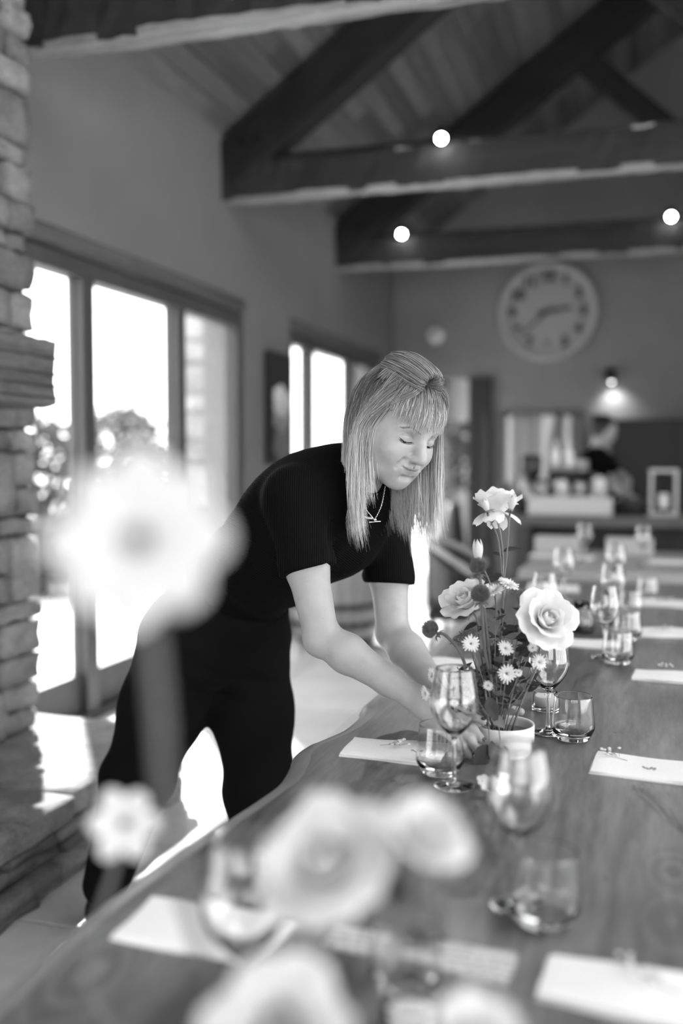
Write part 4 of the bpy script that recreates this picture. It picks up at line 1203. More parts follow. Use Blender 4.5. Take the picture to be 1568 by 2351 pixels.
_L = ((bv - HC) @ HR.T)/HS
_d = np.sqrt((_L[:, 0]/.024)**2 + ((_L[:, 1]+.0602 - 90*_L[:, 0]**2*.06)/.0075)**2); _lip = np.clip((1.1-_d)/.35, 0, 1)*(_L[:, 2] > .07)
_at = body.data.attributes.new('lip', 'FLOAT', 'POINT'); _at.data.foreach_set('value', (_lip*.7).astype(np.float32)[:len(body.data.vertices)])
# ================================================================ the woman's clothes
def knit(name, rot, c=.003, period=.0046):
    t = NT(name); t.b.inputs['Roughness'].default_value = .85; t.b.inputs['Specular IOR Level'].default_value = .08; t.base(c)
    t.b.inputs['Sheen Weight'].default_value = .008; t.b.inputs['Sheen Roughness'].default_value = .5
    w = t.node('ShaderNodeTexWave'); w.inputs['Scale'].default_value = 2*math.pi/(20*period); w.inputs['Distortion'].default_value = .3
    t.link(t.coords((1, 1, 1), rot=rot), w.inputs['Vector']); t.bump(w.outputs['Fac'], .7, .002); return t.m
M['knit'] = knit('black_rib_knit', (0, 0, -YAW)); M['knit_body'] = knit('black_body_knit', (0, math.radians(60), -YAW))
M['trouser'] = plain('black_trouser', .004, .85, var=.2, scale=8, spec=.10, sheen=.006)
M['boot'] = plain('black_leather', .008, .4)

def sub_union(parts, ks):
    def fn(P, d):
        for q, k in zip(parts, ks): d = _smin(d, q.ev(P), k)
        return d
    return fn
St = SDF(); R1, upv, sdv = torso(St, .010)
hp_pt = at(585, 1424, 2.46); hem_n = J['pelvis'] - J['waist']; hem_n = hem_n/np.linalg.norm(hem_n)
St.half(hp_pt, hem_n + .25*V(0, 0, -1), .006)
nk = hp(0, -.085, -.012) - J['neckb']; nk /= np.linalg.norm(nk)
St.cone(J['neckb'] + nk*.075, J['neckb'] + nk*.30, .062, .16, .006, True)
Sr = SDF().chain([J['rsh'], (J['rsh']+J['relb'])*.5], [.060, .0565], .02).cone((J['rsh']+J['relb'])*.5, J['relb'], .0565, .055, .02)
rh = at(700, 1311, 2.09); Sr.half(rh, J['relb']-J['rsh'] + V(.02, 0, 0), .004)
Sl = SDF().chain([J['lsh'], (J['lsh']+J['lelb'])*.5], [.060, .0575], .02).cone((J['lsh']+J['lelb'])*.5, J['lelb'], .0575, .056, .02)
lh_ = at(897, 1341, 2.36); Sl.half(lh_, J['lelb']-J['lsh'] + V(-.03, 0, 0), .004)
_fold_c = (J['rsh'] + J['waist'])*.5
def folds(P, d):
    q = (P - J['waist']) @ upv; a = (P - J['waist']) @ sdv
    wgt = np.exp(-((q+.02)/.09)**2)
    d = d + .0035*wgt*np.sin(q*85 + a*14 + 1.5*np.sin(a*20))
    r = np.linalg.norm(P - (J['rsh'] + fwd*.07 + V(.05, 0, -.05)), axis=1); d = d + .0035*np.exp(-(r/.07)**2)*np.sin(((P) @ (upv - sdv))*95)
    r = np.linalg.norm(P - (J['lsh'] + V(-.03, 0, -.11)), axis=1); return d + .0045*np.exp(-(r/.06)**2)*np.sin(P[:, 2]*150)
SS = SDF().func(sub_union([St, Sr, Sl], [0, .022, .022])).func(folds)
lo_ = np.vstack([J['pelvis'], J['rsh'], J['lsh'], J['waist'], rh, lh_, J['neckb']])
sv, sf = SS.mesh(lo_.min(0) - .17, lo_.max(0) + .15, .0045, 16)
shirt = fast_mesh('shirt', sv, sf, M['knit_body'], wm)
# sleeves use the upright rib
shirt.data.materials.append(M['knit'])
cen = np.array([0.0]*len(shirt.data.polygons)*3); cen = np.zeros(len(shirt.data.polygons)*3); shirt.data.polygons.foreach_get('center', cen); cen = cen.reshape(-1, 3) + np.array(wm.location)
isl = (Sr.ev(cen) < .012) | (Sl.ev(cen) < .012)
shirt.data.polygons.foreach_set('material_index', isl.astype(np.int32)); shirt.data.update()

Tz = SDF()
up2 = (J['waist']-J['pelvis']); up2 /= np.linalg.norm(up2); sd2 = hipd - up2*np.dot(hipd, up2); sd2 /= np.linalg.norm(sd2); R2 = np.stack([sd2, up2, np.cross(sd2, up2)])
Tz.ell(J['pelvis'] + up2*.02, (.185, .13, .135), R2, .05)
Tz.ell(J['pelvis'] + up2*.10, (.150, .12, .118), R2, .05)
rkn, lkn = J['rknee'], J['lknee']
Tz.chain([J['rhip'] + V(0, 0, .0), J['rhip']*.55 + rkn*.45, rkn, J['rank'] + V(0, 0, .07)], [.118, .104, .088, .064], .045)
Tz.chain([J['lhip'], J['lhip']*.55 + lkn*.45, lkn, J['lank'] + V(0, 0, .07)], [.112, .099, .088, .068], .045)
Tz.half(hp_pt - hem_n*.05, -hem_n, .004)
def tf(P, d):
    for kn, hipj in ((rkn, J['rhip']), (lkn, J['lhip'])):
        r = np.linalg.norm(P - (hipj + V(.03, -.06, -.06)), axis=1); d = d + .005*np.exp(-(r/.10)**2)*np.sin(P[:, 2]*70 + P[:, 0]*50)
        r = np.linalg.norm(P - kn, axis=1); d = d + .0035*np.exp(-(r/.12)**2)*np.sin(P[:, 2]*55 + P[:, 1]*40)
    # centre crease of the legs
    return d
Tz.func(tf)
lo_ = np.vstack([J['pelvis'], J['rank'], J['lank'], hp_pt, J['waist']])
tv, tf_ = Tz.mesh(lo_.min(0) - .17, lo_.max(0) + .19, .007, 12)
fast_mesh('trousers', tv, tf_, M['trouser'], wm)
fdir = V(.94, -.35, 0); fdir /= np.linalg.norm(fdir)
for nm, a in (('boot', J['rank']), ('boot', J['lank'])):
    B_ = SDF(); g0 = V(a[0], a[1], 0)
    B_.cone(g0 + V(0, 0, .20), g0 + V(0, 0, .06), .054, .046, .02)
    B_.chain([g0 + V(0, 0, .05) - fdir*.02, g0 + fdir*.09 + V(0, 0, .045), g0 + fdir*.17 + V(0, 0, .035)], [.045, .042, .034], .03)
    B_.half(g0 + V(0, 0, .003), (0, 0, -1), .004); B_.half(g0 + V(0, 0, .205), (0, 0, 1), .006)
    v_, f_ = B_.mesh(g0 - V(.26, .26, .02), g0 + V(.26, .26, .28), .006, 10); bo = fast_mesh(nm, v_, f_, M['boot'], wm)
    So = MB(); pl_ = [g0 + fdir*x + np.cross(V(0, 0, 1), fdir)*y for x, y in ((-.065, -.03), (-.03, -.045), (.08, -.044), (.17, -.038), (.205, 0), (.17, .038), (.08, .044), (-.03, .045), (-.065, .03))]
    So.prism(pl_, (0, 0, .014)).build('sole', M['cab'], bo, True)


# ================================================================ face details
def face_pt(x, y, off=.0006):
    zs = np.linspace(.02, .14, 160); P = np.array([hp(x, y, z) for z in zs]); d = SH.ev(P); i = np.where(d < 0)[0]
    return hp(x, y, (zs[i[-1]] if len(i) else .08) + off/HS)
M['lash'] = plain('lash', .01, .6); M['brow'] = plain('brow_hair', .22, .7); M['eye'] = plain('eyeball', .55, .1); M['iris'] = plain('iris', .02, .1)
for s in (-1, 1):
    ec = hp(s*.0325, -.003, .0685)
    eb = MB().ball(ec, .0128, 20, 14).build('eyeball', M['eye'], wm, True, True)
    ip = hp(s*.0325, -.0075, .0772); MB().ball(ip, .0050, 14, 10).build('iris', M['iris'], eb, True, True)
    xs = np.linspace(-.0150, .0150, 13)
    arc = [face_pt(s*.0325 + x, -.0046 - .0030*(1-(x/.015)**2) + (.002 if x*s > 0 else 0)*abs(x)/.015, .0004) for x in xs]
    lash = MB().tube(arc, [.0004, .0007] + [.0010]*9 + [.0009, .0005], 6)
    for x in np.linspace(-.013, .0155, 16):
        p0 = face_pt(s*.0325 + x, -.0046 - .0030*(1-(x/.0155)**2), .0006); dirn = (hn*.75 - hu*.5 + hl*(x*30)); dirn /= np.linalg.norm(dirn)
        lash.tube([p0, p0 + dirn*.004, p0 + dirn*.006 + hu*.0014], [.00035, .0003, .0001], 4)
    lash.build('eyelashes', M['lash'], wm, True)
    br = MB(); r_ = np.random.default_rng(4)
    for k in range(110):
        t = r_.uniform(0, 1); x = .012 + .036*t; y = .0165 + .0075*math.sin(min(t/.72, 1)*1.45) - .007*max(t-.68, 0)/.32 + r_.uniform(-.0021, .0021)*(1-.65*t)
        p0 = face_pt(s*x, y, .0003); p1 = face_pt(s*(x+.0052), y + .0012 - .0015*t, .0008); br.tube([p0, (p0+p1)/2 + hn*.0004, p1], [.0005, .0004, .00015], 4)
    br.build('eyebrow', M['brow'], wm, True)
# fingernails
for t in RH['tips']:
    q = t[-1]; dd = q - t[-2]; dd /= np.linalg.norm(dd); nrm = CAM - q; nrm = nrm/np.linalg.norm(nrm)*.6 + V(0, 0, .8); nrm -= dd*np.dot(nrm, dd); nrm /= np.linalg.norm(nrm)
    sd_ = np.cross(dd, nrm); ob = MB().ball((0, 0, 0), 1, 12, 8); ob.v = [tuple(q + dd*.002 + nrm*.0068 + dd*a*.0062 + sd_*b_*.0046 + nrm*c_*.0014) for a, b_, c_ in ob.v]
    ob.build('fingernail', plain('nail_polish', .05, .12), wm, True, True)


# ================================================================ hair
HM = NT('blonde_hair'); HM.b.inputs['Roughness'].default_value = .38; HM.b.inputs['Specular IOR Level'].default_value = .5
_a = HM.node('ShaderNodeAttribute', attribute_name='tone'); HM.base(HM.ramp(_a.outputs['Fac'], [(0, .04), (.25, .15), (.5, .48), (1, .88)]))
M['hair'] = HM.m
CC, CRd = V(0, .026, -.014), V(.072, .080, .092)
def strands_mesh(name, paths, radii, tones, parent, sides=3):
    """paths (N,S,3), radii (S,), tones (N,S)"""
    N, Sg, _ = paths.shape
    T = np.gradient(paths, axis=1); T /= np.linalg.norm(T, axis=2, keepdims=True) + 1e-12
    ref = np.broadcast_to(V(.31, .77, .55), T.shape); X = np.cross(T, ref); X /= np.linalg.norm(X, axis=2, keepdims=True) + 1e-12; Y = np.cross(T, X)
    ang = 2*np.pi*np.arange(sides)/sides
    v = paths[:, :, None, :] + radii[None, :, None, None]*(np.cos(ang)[None, None, :, None]*X[:, :, None, :] + np.sin(ang)[None, None, :, None]*Y[:, :, None, :])
    idx = np.arange(N*Sg*sides).reshape(N, Sg, sides)
    a = idx[:, :-1, :]; b_ = np.roll(a, -1, 2); c = np.roll(idx[:, 1:, :], -1, 2); d = idx[:, 1:, :]
    f = np.stack([a, b_, c, d], -1).reshape(-1, 4)
    o = fast_mesh(name, v.reshape(-1, 3), f, M['hair'], parent)
    at_ = o.data.attributes.new('tone', 'FLOAT', 'POINT'); at_.data.foreach_set('value', np.repeat(tones.reshape(-1), sides).astype(np.float32))
    return o
hr = np.random.default_rng(21)
def scalp(dirs, off):
    d = dirs/np.linalg.norm(dirs, axis=1, keepdims=True); return CC + d*(CRd + off)
BUN = V(-.002, .112, -.022)
coll = [(CC, CRd + .007), (V(0, -.012, .024), V(.068, .080, .060))]
RSHl = [((q - HC) @ HR.T)/HS for q in (J['rsh'], J['lsh'], J['chest'] - fwd*.03)]
def simulate(roots, dirs, length, n=25, grav=.43, flip=None, spread=0.0):
    """grow strands from the scalp: comb direction bends towards gravity, pushed out of the head"""
    g = (V(0, 0, -1) @ HR.T)
    P = roots.copy(); D = dirs/np.linalg.norm(dirs, axis=1, keepdims=True); out = [P.copy()]
    st = (length/n)[:, None]
    for i in range(n):
        w = grav*min(1, .35 + i/(n*.45))
        D = D*(1-w) + g*w + hr.normal(size=D.shape)*.02
        if flip is not None: D = D + flip*max(0, (i/n-.72))*1.4
        D /= np.linalg.norm(D, axis=1, keepdims=True)
        P = P + D*st
        for c, r_ in coll:
            q = (P - c)/r_; m = np.linalg.norm(q, axis=1); ins = m < 1
            P[ins] = c + q[ins]/m[ins][:, None]*r_
        for c, r_ in zip(RSHl, (.066, .066, .13)):
            q = P - c; m = np.linalg.norm(q, axis=1); ins = m < r_/HS; P[ins] = c + q[ins]/m[ins][:, None]*r_/HS
        out.append(P.copy())
        D = P - out[-2]; D /= np.linalg.norm(D, axis=1, keepdims=True) + 1e-9
    return np.stack(out, 1)
def children(guides, n, spread_root, spread_tip):
    N, Sg, _ = guides.shape
    o1 = hr.normal(size=(N, n, 1, 3))*spread_root; o2 = hr.normal(size=(N, n, 1, 3))*spread_tip; t = np.linspace(0, 1, Sg)[None, None, :, None]
    wob = .0022*np.sin(t*hr.uniform(4, 11, (N, n, 1, 1)) + hr.uniform(0, 6, (N, n, 1, 1)))*hr.normal(size=(N, n, 1, 3))*t
    return (guides[:, None] + o1*(1-t) + o2*(t*.9+.1) + wob).reshape(N*n, Sg, 3)
def to_world(p): return HC + (p*HS) @ HR


# side and back hair
roots = []; dirs = []
while len(roots) < 270:
    d = hr.normal(size=3); d /= np.linalg.norm(d)
    if d[1] < -.25 or d[1] > .80 or d[2] > (.06 if d[0] < 0 else .35): continue
    roots.append(d)
roots = np.array(roots); R_ = scalp(roots, .006)
tang = R_ - BUN; tang -= roots*np.sum(tang*roots, 1, keepdims=True); tang += V(0, -.05, -.035)
side = np.sign(R_[:, 0])
G = simulate(R_, tang, .275 + hr.uniform(-.045, .03, len(R_)) - .05*(R_[:, 1] < .02), flip=(CR*.30) @ HR.T)
Cp = children(G, 17, .0038, .0058)
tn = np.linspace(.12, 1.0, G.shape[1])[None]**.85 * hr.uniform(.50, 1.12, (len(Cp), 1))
rad = np.linspace(.00060, .00045, G.shape[1]); rad[-7:] *= np.linspace(1, .15, 7)
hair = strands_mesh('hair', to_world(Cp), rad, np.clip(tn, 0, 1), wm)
# flicked ends over the near shoulder
rt = scalp(np.array([[-.75, -.1 + .5*hr.random(), -.75 + .2*hr.random()] for _ in range(16)]), .01)
G2 = simulate(rt, np.tile(V(-.2, -1, -.2), (16, 1)), np.full(16, .27) + hr.uniform(-.03, .02, 16), flip=(V(-.9, .35, -.6)))
C2 = children(G2, 14, .003, .007); strands_mesh('flicked_hair', to_world(C2), rad*.9, np.clip(np.linspace(.2, 1, G2.shape[1])[None]*hr.uniform(.7, 1.05, (len(C2), 1)), 0, 1), wm)
# hair drawn up into the bun
up_d = []
while len(up_d) < 120:
    d = hr.normal(size=3); d /= np.linalg.norm(d)
    if d[1] < .42 or (d[2] > .55 and d[1] < .70): continue
    up_d.append(d)
up_d = np.array(up_d); r0 = scalp(up_d, .007); pts = []
for t in np.linspace(0, 1, 14):
    m = r0*(1-t) + BUN*t; q = (m - CC)/(CRd + .010 + .012*t); m = CC + q/np.linalg.norm(q, axis=1, keepdims=True)*(CRd + .010 + .012*t); pts.append(m)
C3 = children(np.stack(pts, 1), 14, .003, .0025)
strands_mesh('drawn_back_hair', to_world(C3), np.full(14, .00055), np.clip(hr.uniform(.18, .5, (len(C3), 1))*np.ones((1, 14)), 0, 1), wm)
# bun: a rounded roll swept from the forehead back to the clip
F0, K0 = at(974, 884, 2.055), at(897, 846, 2.125); bp = []
cdir = (K0-F0)/np.linalg.norm(K0-F0); sdir = np.cross(cdir, hu); sdir /= np.linalg.norm(sdir); udir = np.cross(sdir, cdir)
for k in range(300):
    a_ = hr.uniform(-1.75, 1.75); R0 = .046*hr.uniform(.88, 1.0)*(1 - .10*abs(a_)/1.75)
    off = udir*math.cos(a_)*R0 + sdir*math.sin(a_)*R0*.95
    f0 = F0 + off*.22 + hr.normal(size=3)*.003; k0 = K0 + off*.18 + hr.normal(size=3)*.003
    bp.append(spline([f0, F0 + off*.85 - cdir*.020 - udir*.004, (F0+K0)/2 + off*1.08 - cdir*.008, K0 + off*.80 - cdir*.004, k0], 26))
bp = np.array(bp); C4 = children((bp - HC) @ HR.T/HS, 7, .0015, .0018)
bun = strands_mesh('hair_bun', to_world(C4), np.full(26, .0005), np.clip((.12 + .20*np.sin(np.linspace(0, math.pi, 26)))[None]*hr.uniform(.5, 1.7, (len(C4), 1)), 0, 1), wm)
bc_ = (F0+K0)/2 + udir*.006 - cdir*.004
core = SDF().ell(bc_, V(.043, .034, .040), np.stack([cdir, udir, sdir]), .01)
v_, f_ = core.mesh(bc_ - .06, bc_ + .06, .004, 8); fast_mesh('bun_core', v_, f_, plain('hair_core', .05, .6), bun)
# temple hair swept back over the ears
tp = []
for sg in (-1, 1):
    for k in range(64):
        u = hr.random(); e = hr.normal(size=3)*.003
        p0 = V(sg*(.006 + .02*hr.random()), .113, .028 - .05*u); p1 = V(sg*(.040 + .008*u), .090, .062 - .066*u); p2 = V(sg*.069, .056, .046 - .05*u); p3 = V(sg*.0775, .018, .020 - .032*u) + e
        pre = spline([p0, p1, p2, p3], 14)
        q = (pre - CC)/(CRd + .008); m = np.linalg.norm(q, axis=1, keepdims=True); pre = np.where(m < 1, CC + q/m*(CRd + .008), pre)
        tp.append(pre)
tp = np.array(tp); tail = simulate(tp[:, -1].copy(), tp[:, -1] - tp[:, -2], .185 + hr.uniform(-.04, .02, len(tp)), 20, .3, (CR*.35) @ HR.T)
G6 = np.concatenate([tp, tail[:, 1:]], 1); C6 = children(G6, 17, .0028, .0052)
r6 = np.linspace(.0006, .00045, G6.shape[1]); r6[-6:] *= np.linspace(1, .15, 6)
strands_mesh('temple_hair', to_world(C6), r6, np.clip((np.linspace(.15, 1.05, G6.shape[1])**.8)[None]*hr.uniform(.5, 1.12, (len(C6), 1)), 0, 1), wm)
# fringe
fr_ = []
for k in range(120):
    u = hr.uniform(-1.13, 1.02); x0 = u*.020 + .004; x1 = .004 + u*.064
    zf = .092*math.sqrt(max(1-(x1/.078)**2, .1)); 
    y1 = .039 - .019*hr.random() + .030*(u < -.45)*(-u-.45) - .022*max(abs(u)-.8, 0)
    p0 = V(x0, .108 - .01*abs(u), .012 + hr.uniform(-.01, .012)); pm = V(.5*(x0+x1)*1.12, .094, .058 - .018*abs(u)); pe = V(x1, .062, zf*.94 - .003); p3 = V(x1*1.02 - .004, y1, zf*.98 + .006 - .004*abs(u))
    fr_.append(spline([p0, pm, pe, p3], 20))
fr_ = np.array(fr_); C5 = children(fr_, 20, .0028, .0038)
q = (C5 - CC)/(CRd + .007); m = np.linalg.norm(q, axis=2, keepdims=True); C5 = np.where(m < 1, CC + q/m*(CRd + .007), C5)
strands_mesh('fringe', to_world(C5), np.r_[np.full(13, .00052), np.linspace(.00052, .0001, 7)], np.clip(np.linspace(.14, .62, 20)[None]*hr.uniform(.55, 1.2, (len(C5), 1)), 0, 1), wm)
# under layer so no scalp shows
cap = SDF().ell(to_world(CC), (CRd + .005)*HS, HR, .01)
cap.half(hp(0, .045, .062), hn*1.0 - hu*.55, .01)
v_, f_ = cap.mesh(HC - .15, HC + .15, .005, 10); fast_mesh('hair_base', v_, f_, plain('hair_root', .14, .6), wm)
# claw clip
cl = MB(); c0 = at(897, 838, 2.13)
for k in range(5):
    a = -.9 + .45*k; cl.tube(spline([c0 + CR*.012*math.sin(a), c0 + CR*.022*math.sin(a) - CU*.016 - CF*.006, c0 + CR*.02*math.sin(a) + CR*.018 - CU*.03], 7), [.003, .003, .0028, .0025, .002, .0016, .001], 6)
cl.tube([c0 - CR*.012 + CU*.004, c0 + CU*.007, c0 + CR*.014 + CU*.003], .0042, 8); cl.ball(c0 + CU*.008, .006, 8, 6)
cl.build('claw_clip', M['cab'], wm, True, True)
# necklaces
M['silver'] = plain('silver', .75, .2, 1.0)
a = at(832, 1100, 2.14); b_ = at(884, 1115, 2.14); pend = at(861, 1190, 2.09)
ch_ = spline([a, at(838, 1160, 2.10), at(852, 1184, 2.09), pend, at(874, 1165, 2.09), at(880, 1140, 2.11), b_], 44)
nl = MB()
for i in range(0, 43): nl.tube([ch_[i] + (CU if i % 2 else CR)*.0008, ch_[i+1] - (CU if i % 2 else CR)*.0008], .0011, 6)
nk_ = nl.build('necklace', M['silver'], wm, True, True)
MB().tube([at(847, 1199, 2.085), at(874, 1197, 2.085)], .0013, 8).build('toggle_bar', M['silver'], nk_, True, True)
MB().ball(at(861, 1193, 2.085), .0035, 10, 8).build('bead', M['silver'], nk_, True, True)
rp = spline([at(812, 1150, 2.12), at(822, 1172, 2.10), at(838, 1187, 2.095), at(856, 1190, 2.09)], 30); rc_ = MB()
for i in range(29): rc_.ball(rp[i], .0030, 8, 6)
rc_.build('rope_chain', M['silver'], wm, True, True)
# ================================================================ person behind the bar
def bar_person():
    d = 7.85
    j = lambda px, py, dd=0: at(px, py, d+dd)
    base = j(1385, 1100); t = thing('person', 'person in black top and grey apron working behind the bar', 'person', (float(base[0]), float(base[1]), 0))
    hc = j(1388, 990)
    hl_, hu_, hn_ = [cam2world(q) for q in head_frame(62, 24, 4)]; R = np.stack([hl_, hu_, hn_]); q = lambda x, y, z: hc + V(x, y, z) @ R
    s = SDF()
    s.ell(q(0, .025, -.012), (.074, .088, .092), R, .02).ell(q(0, -.02, .03), (.060, .078, .055), R, .03).ell(q(0, -.085, .05), (.03, .025, .03), R, .03)
    s.chain([q(0, .01, .083), q(0, -.028, .100)], [.007, .010], .012)
    for e in (-1, 1): s.ell(q(e*.032, .002, .088), (.017, .012, .014), R, .01, True); s.ell(q(e*.07, -.01, -.01), (.01, .028, .018), R, .01)
    s.cone(q(-.02, -.068, .088), q(.02, -.068, .088), .006, .006, .01)
    nb = j(1370, 1042, .02); sh = CR*.15
    ch, pl = j(1372, 1130, .02), j(1366, 1235, .03)
    rs, ls = nb - sh*.55 + V(0, 0, -.06) - CF*.12, nb + sh*.7 + V(0, 0, -.07) + CF*.12
    s.cone(q(0, -.07, -.02), nb, .048, .055, .03)
    s.ell(ch, (.19, .15, .20), None, .05).cone(ch, pl, .14, .15, .06).cone(rs, ls, .06, .06, .05)
    re, rw = j(1420, 1120, -.30), j(1432, 1135, -.42); le, lw = j(1436, 1105, -.12), j(1440, 1150, -.38)
    s.chain([rs, re], [.05, .042], .03).chain([re, rw], [.042, .028], .02).chain([ls, le], [.05, .042], .03).chain([le, lw], [.042, .028], .02)
    for w in (rw, lw):
        pm = w + CR*.05 - CU*.03; s.cone(w, pm, .026, .03, .02)
        for k in range(4): s.cone(pm + CU*(.012*k-.018), pm + CU*(.012*k-.022) + CR*(.055 - .006*abs(k-1)) - CU*.03, .010, .008, .006)
        s.cone(pm, pm + CR*.02 + CU*.03 + CF*.03, .011, .009, .01)
    s.chain([pl, pl*V(1, 1, 0) + V(-.08, .02, .08)], [.12, .07], .05).chain([pl, pl*V(1, 1, 0) + V(.10, .02, .08)], [.12, .07], .05)
    P = np.vstack([hc, rs, ls, pl, rw, lw]); lo, hi = P.min(0) - .3, P.max(0) + .2; lo[2] = 0
    v, f = s.mesh(lo, hi, .010, 12); fast_mesh('body', v, f, M['skin'], t)
    tp = SDF(); tp.ell(ch, (.20, .16, .21), None, .05).cone(ch, pl, .15, .162, .06).cone(rs, ls, .085, .085, .05).cone(ch, nb, .12, .075, .05).chain([rs, re*.55+rs*.45], [.062, .056], .03).chain([ls, le*.55+ls*.45], [.062, .056], .03)
    tp.cone(nb + V(0, 0, .085), nb + V(0, 0, .3), .05, .12, .006, True)
    v, f = tp.mesh(P.min(0) - .35, P.max(0) + .2, .011, 12); fast_mesh('top', v, f, M['knit'], t)
    ap = SDF(); ap.ell(ch - CF*.02 + CR*.02, (.165, .165, .19), None, .04).cone(ch + V(0, 0, -.12) - CF*.015, pl, .16, .172, .06).half(ch + V(0, 0, .12), (0, 0, 1), .01)
    v, f = ap.mesh(P.min(0) - .35, P.max(0) + .2, .012, 12); fast_mesh('apron', v, f, plain('apron_grey', .022, .9), t)
    hs = SDF(); hs.ell(q(0, .022, -.028), (.088, .104, .098), R, .02).ell(q(0, .055, -.115), (.035, .035, .032), R, .01).half(q(0, .03, .035), hn_ - hu_*.35, .012).half(q(0, -.10, 0), -hu_, .01)
    v, f = hs.mesh(hc - .2, hc + .2, .008, 10); fast_mesh('hair', v, f, plain('dark_hair', .012, .6), t)
bar_person()

# ================================================================ glassware
wine_out = [(.0048, .0862), (.0085, .0890), (.0165, .0965), (.028, .1095), (.0375, .1250), (.0415, .1385), (.0418, .1500), (.0395, .1700), (.0355, .1900), (.0330, .2030), (.0323, .2062), (.03218, .2068), (.0318, .2071)]
wine_in = [(.0314, .2068), (.03125, .2062), (.0320, .2030), (.0346, .1900), (.0386, .1700), (.0408, .1500), (.0404, .1390), (.0364, .1262), (.0268, .1112), (.0150, .0988), (.006, .0940), (0, .0932)]
def wine_proto():
    t = thing('wine_glass', 'x', 'wine glass', (0, 0, 0), 'wine glasses')
    MB().lathe([(0, .0860)] + wine_out + wine_in, 48).build('bowl', M['glass'], t, smooth=True)
    MB().lathe([(0, .0085), (.0052, .0085), (.0040, .016), (.0034, .035), (.0034, .065), (.0042, .080), (.0048, .0858), (0, .0858)], 24).build('stem', M['glass'], t, smooth=True)
    MB().lathe([(0, 0), (.034, 0), (.0352, .0008), (.034, .0018), (.020, .0042), (.009, .0066), (.0052, .0083), (0, .0083)], 48).build('foot', M['glass'], t, smooth=True)
    return t
def tumbler_proto():
    t = thing('water_tumbler', 'x', 'tumbler', (0, 0, 0), 'water tumblers')
    MB().lathe([(0, .0005), (.028, 0), (.0325, .003), (.0365, .010), (.0425, .022), (.0437, .027), (.0425, .040), (.0385, .082), (.0380, .0878), (.0378, .0892), (.0375, .0898), (.0371, .0900), (.0367, .0898), (.0365, .0892), (.0368, .0878), (.0374, .082), (.0414, .040), (.0424, .0285), (.041, .0235), (.034, .0145), (.026, .0118), (0, .0115)], 48).build('vessel', M['glass'], t, smooth=True)
    return t
_wp = None; _tp_ = None
def wine(loc, label):
    global _wp
    if _wp is None: _wp = wine_proto(); o = _wp
    else: o = copy_tree(_wp)
    o.location = tuple(float(x) for x in loc); o['label'] = label; return o
def tumbler(loc, label, s=1.0):
    global _tp_
    if _tp_ is None: _tp_ = tumbler_proto(); o = _tp_
    else: o = copy_tree(_tp_)
    o.location = tuple(float(x) for x in loc); o['label'] = label; o.scale = (s, s, s); return o
def td(px, d):
    """point on the table top at image column px and depth d"""
    p = at(px, 1175.5, d); q = V(p[0], p[1], TZ); return q
EPS = V(0, 0, .0006)
wine(tab(1042, 1806) + EPS, 'wine glass in front of the woman\'s hand beside a tumbler')
wine(tab(1258, 1682) + EPS, 'wine glass under the large white rose beside the candle')
wine(td(1199, 1.235) + EPS, 'near wine glass standing behind the large near tumbler')
wine(td(556, .93) + EPS, 'nearest wine glass on the left, over the left napkin')
wine(td(1392, 2.80) + EPS, 'wine glass right of the large rose, beside a tumbler')
wine(td(1254, 3.12) + EPS, 'far wine glass just left above the large rose')
wine(td(1296, 3.95) + EPS, 'farthest wine glass on the left side of long table')
wine(td(1410, 3.38) + EPS, 'far wine glass behind the dark based votive')
wine(td(1416, 4.15) + EPS, 'farthest wine glass on the right side of long table')
wine(V(*ony(1343, 1200, 5.55)[:2], TZ) + EPS, 'wine glass on the second table, left of the two')
wine(V(*ony(1478, 1200, 5.45)[:2], TZ) + EPS, 'wine glass on the second table, nearer the right edge')
tumbler(tab(1315, 1698) + EPS, 'water tumbler right of the flower bowl, beside the candle')
tumbler(td(1262, 1.19) + EPS, 'large near water tumbler in front of a wine glass')
tumbler(tab(1010, 1776) + EPS, 'water tumbler touching the napkin by the woman\'s hand')
tumbler(td(935, 1.035) + EPS, 'nearest water tumbler at bottom, over the printed menu', .9)
tumbler(td(1424, 2.72) + EPS, 'water tumbler in front of the wine glass right of rose')
tumbler(td(1452, 3.55) + EPS, 'far water tumbler left of the second far napkin')
tumbler(td(1446, 3.08) + EPS, 'far water tumbler left of the third far napkin')
tumbler(td(1490, 3.95) + EPS, 'farthest water tumbler beside the farthest napkin')

def votive(loc, label, r=.028, h=.045, dark=False):
    t = thing('votive_candle', label, 'candle', loc, 'votive candles')
    MB().lathe([(0, .0), (r*.93, 0), (r*.985, .001), (r, .004), (r, h-.002), (r*.985, h), (r*.95, h+.0005), (r*.925, h-.0005), (r*.92, h-.003), (r*.92, .012), (r*.88, .009), (0, .008)], 36).build('holder', M['glass'], t, smooth=True)
    MB().lathe([(0, .0085), (r*.80, .0085), (r*.80, h*.68), (r*.72, h*.71), (0, h*.69)], 30).build('candle', M['wax'], t, smooth=True)
    MB().tube([(0, 0, h*.69), (.0006, 0, h*.69+.008)], .0007, 6).build('wick', M['clock_black'], t)
    return t
votive(tab(1250, 1630) + EPS, 'small clear votive candle beside the rim of flower bowl')
votive(td(948, .945) + EPS, 'tealight in glass at the bottom edge of the picture', .03, .04)
p = td(1340, 3.22) + EPS
t = thing('lantern_votive', 'glass votive with dark round base beyond the large rose', 'candle', p)
MB().lathe([(0, 0), (.036, 0), (.038, .003), (.038, .016), (.034, .018), (0, .018)], 36).build('base', M['cab'], t, smooth=True)
MB().lathe([(.030, .0185), (.033, .03), (.0345, .06), (.031, .095), (.030, .095), (.0335, .06), (.032, .031), (.029, .0185)], 36).build('chimney_glass', M['glass'], t, smooth=True)
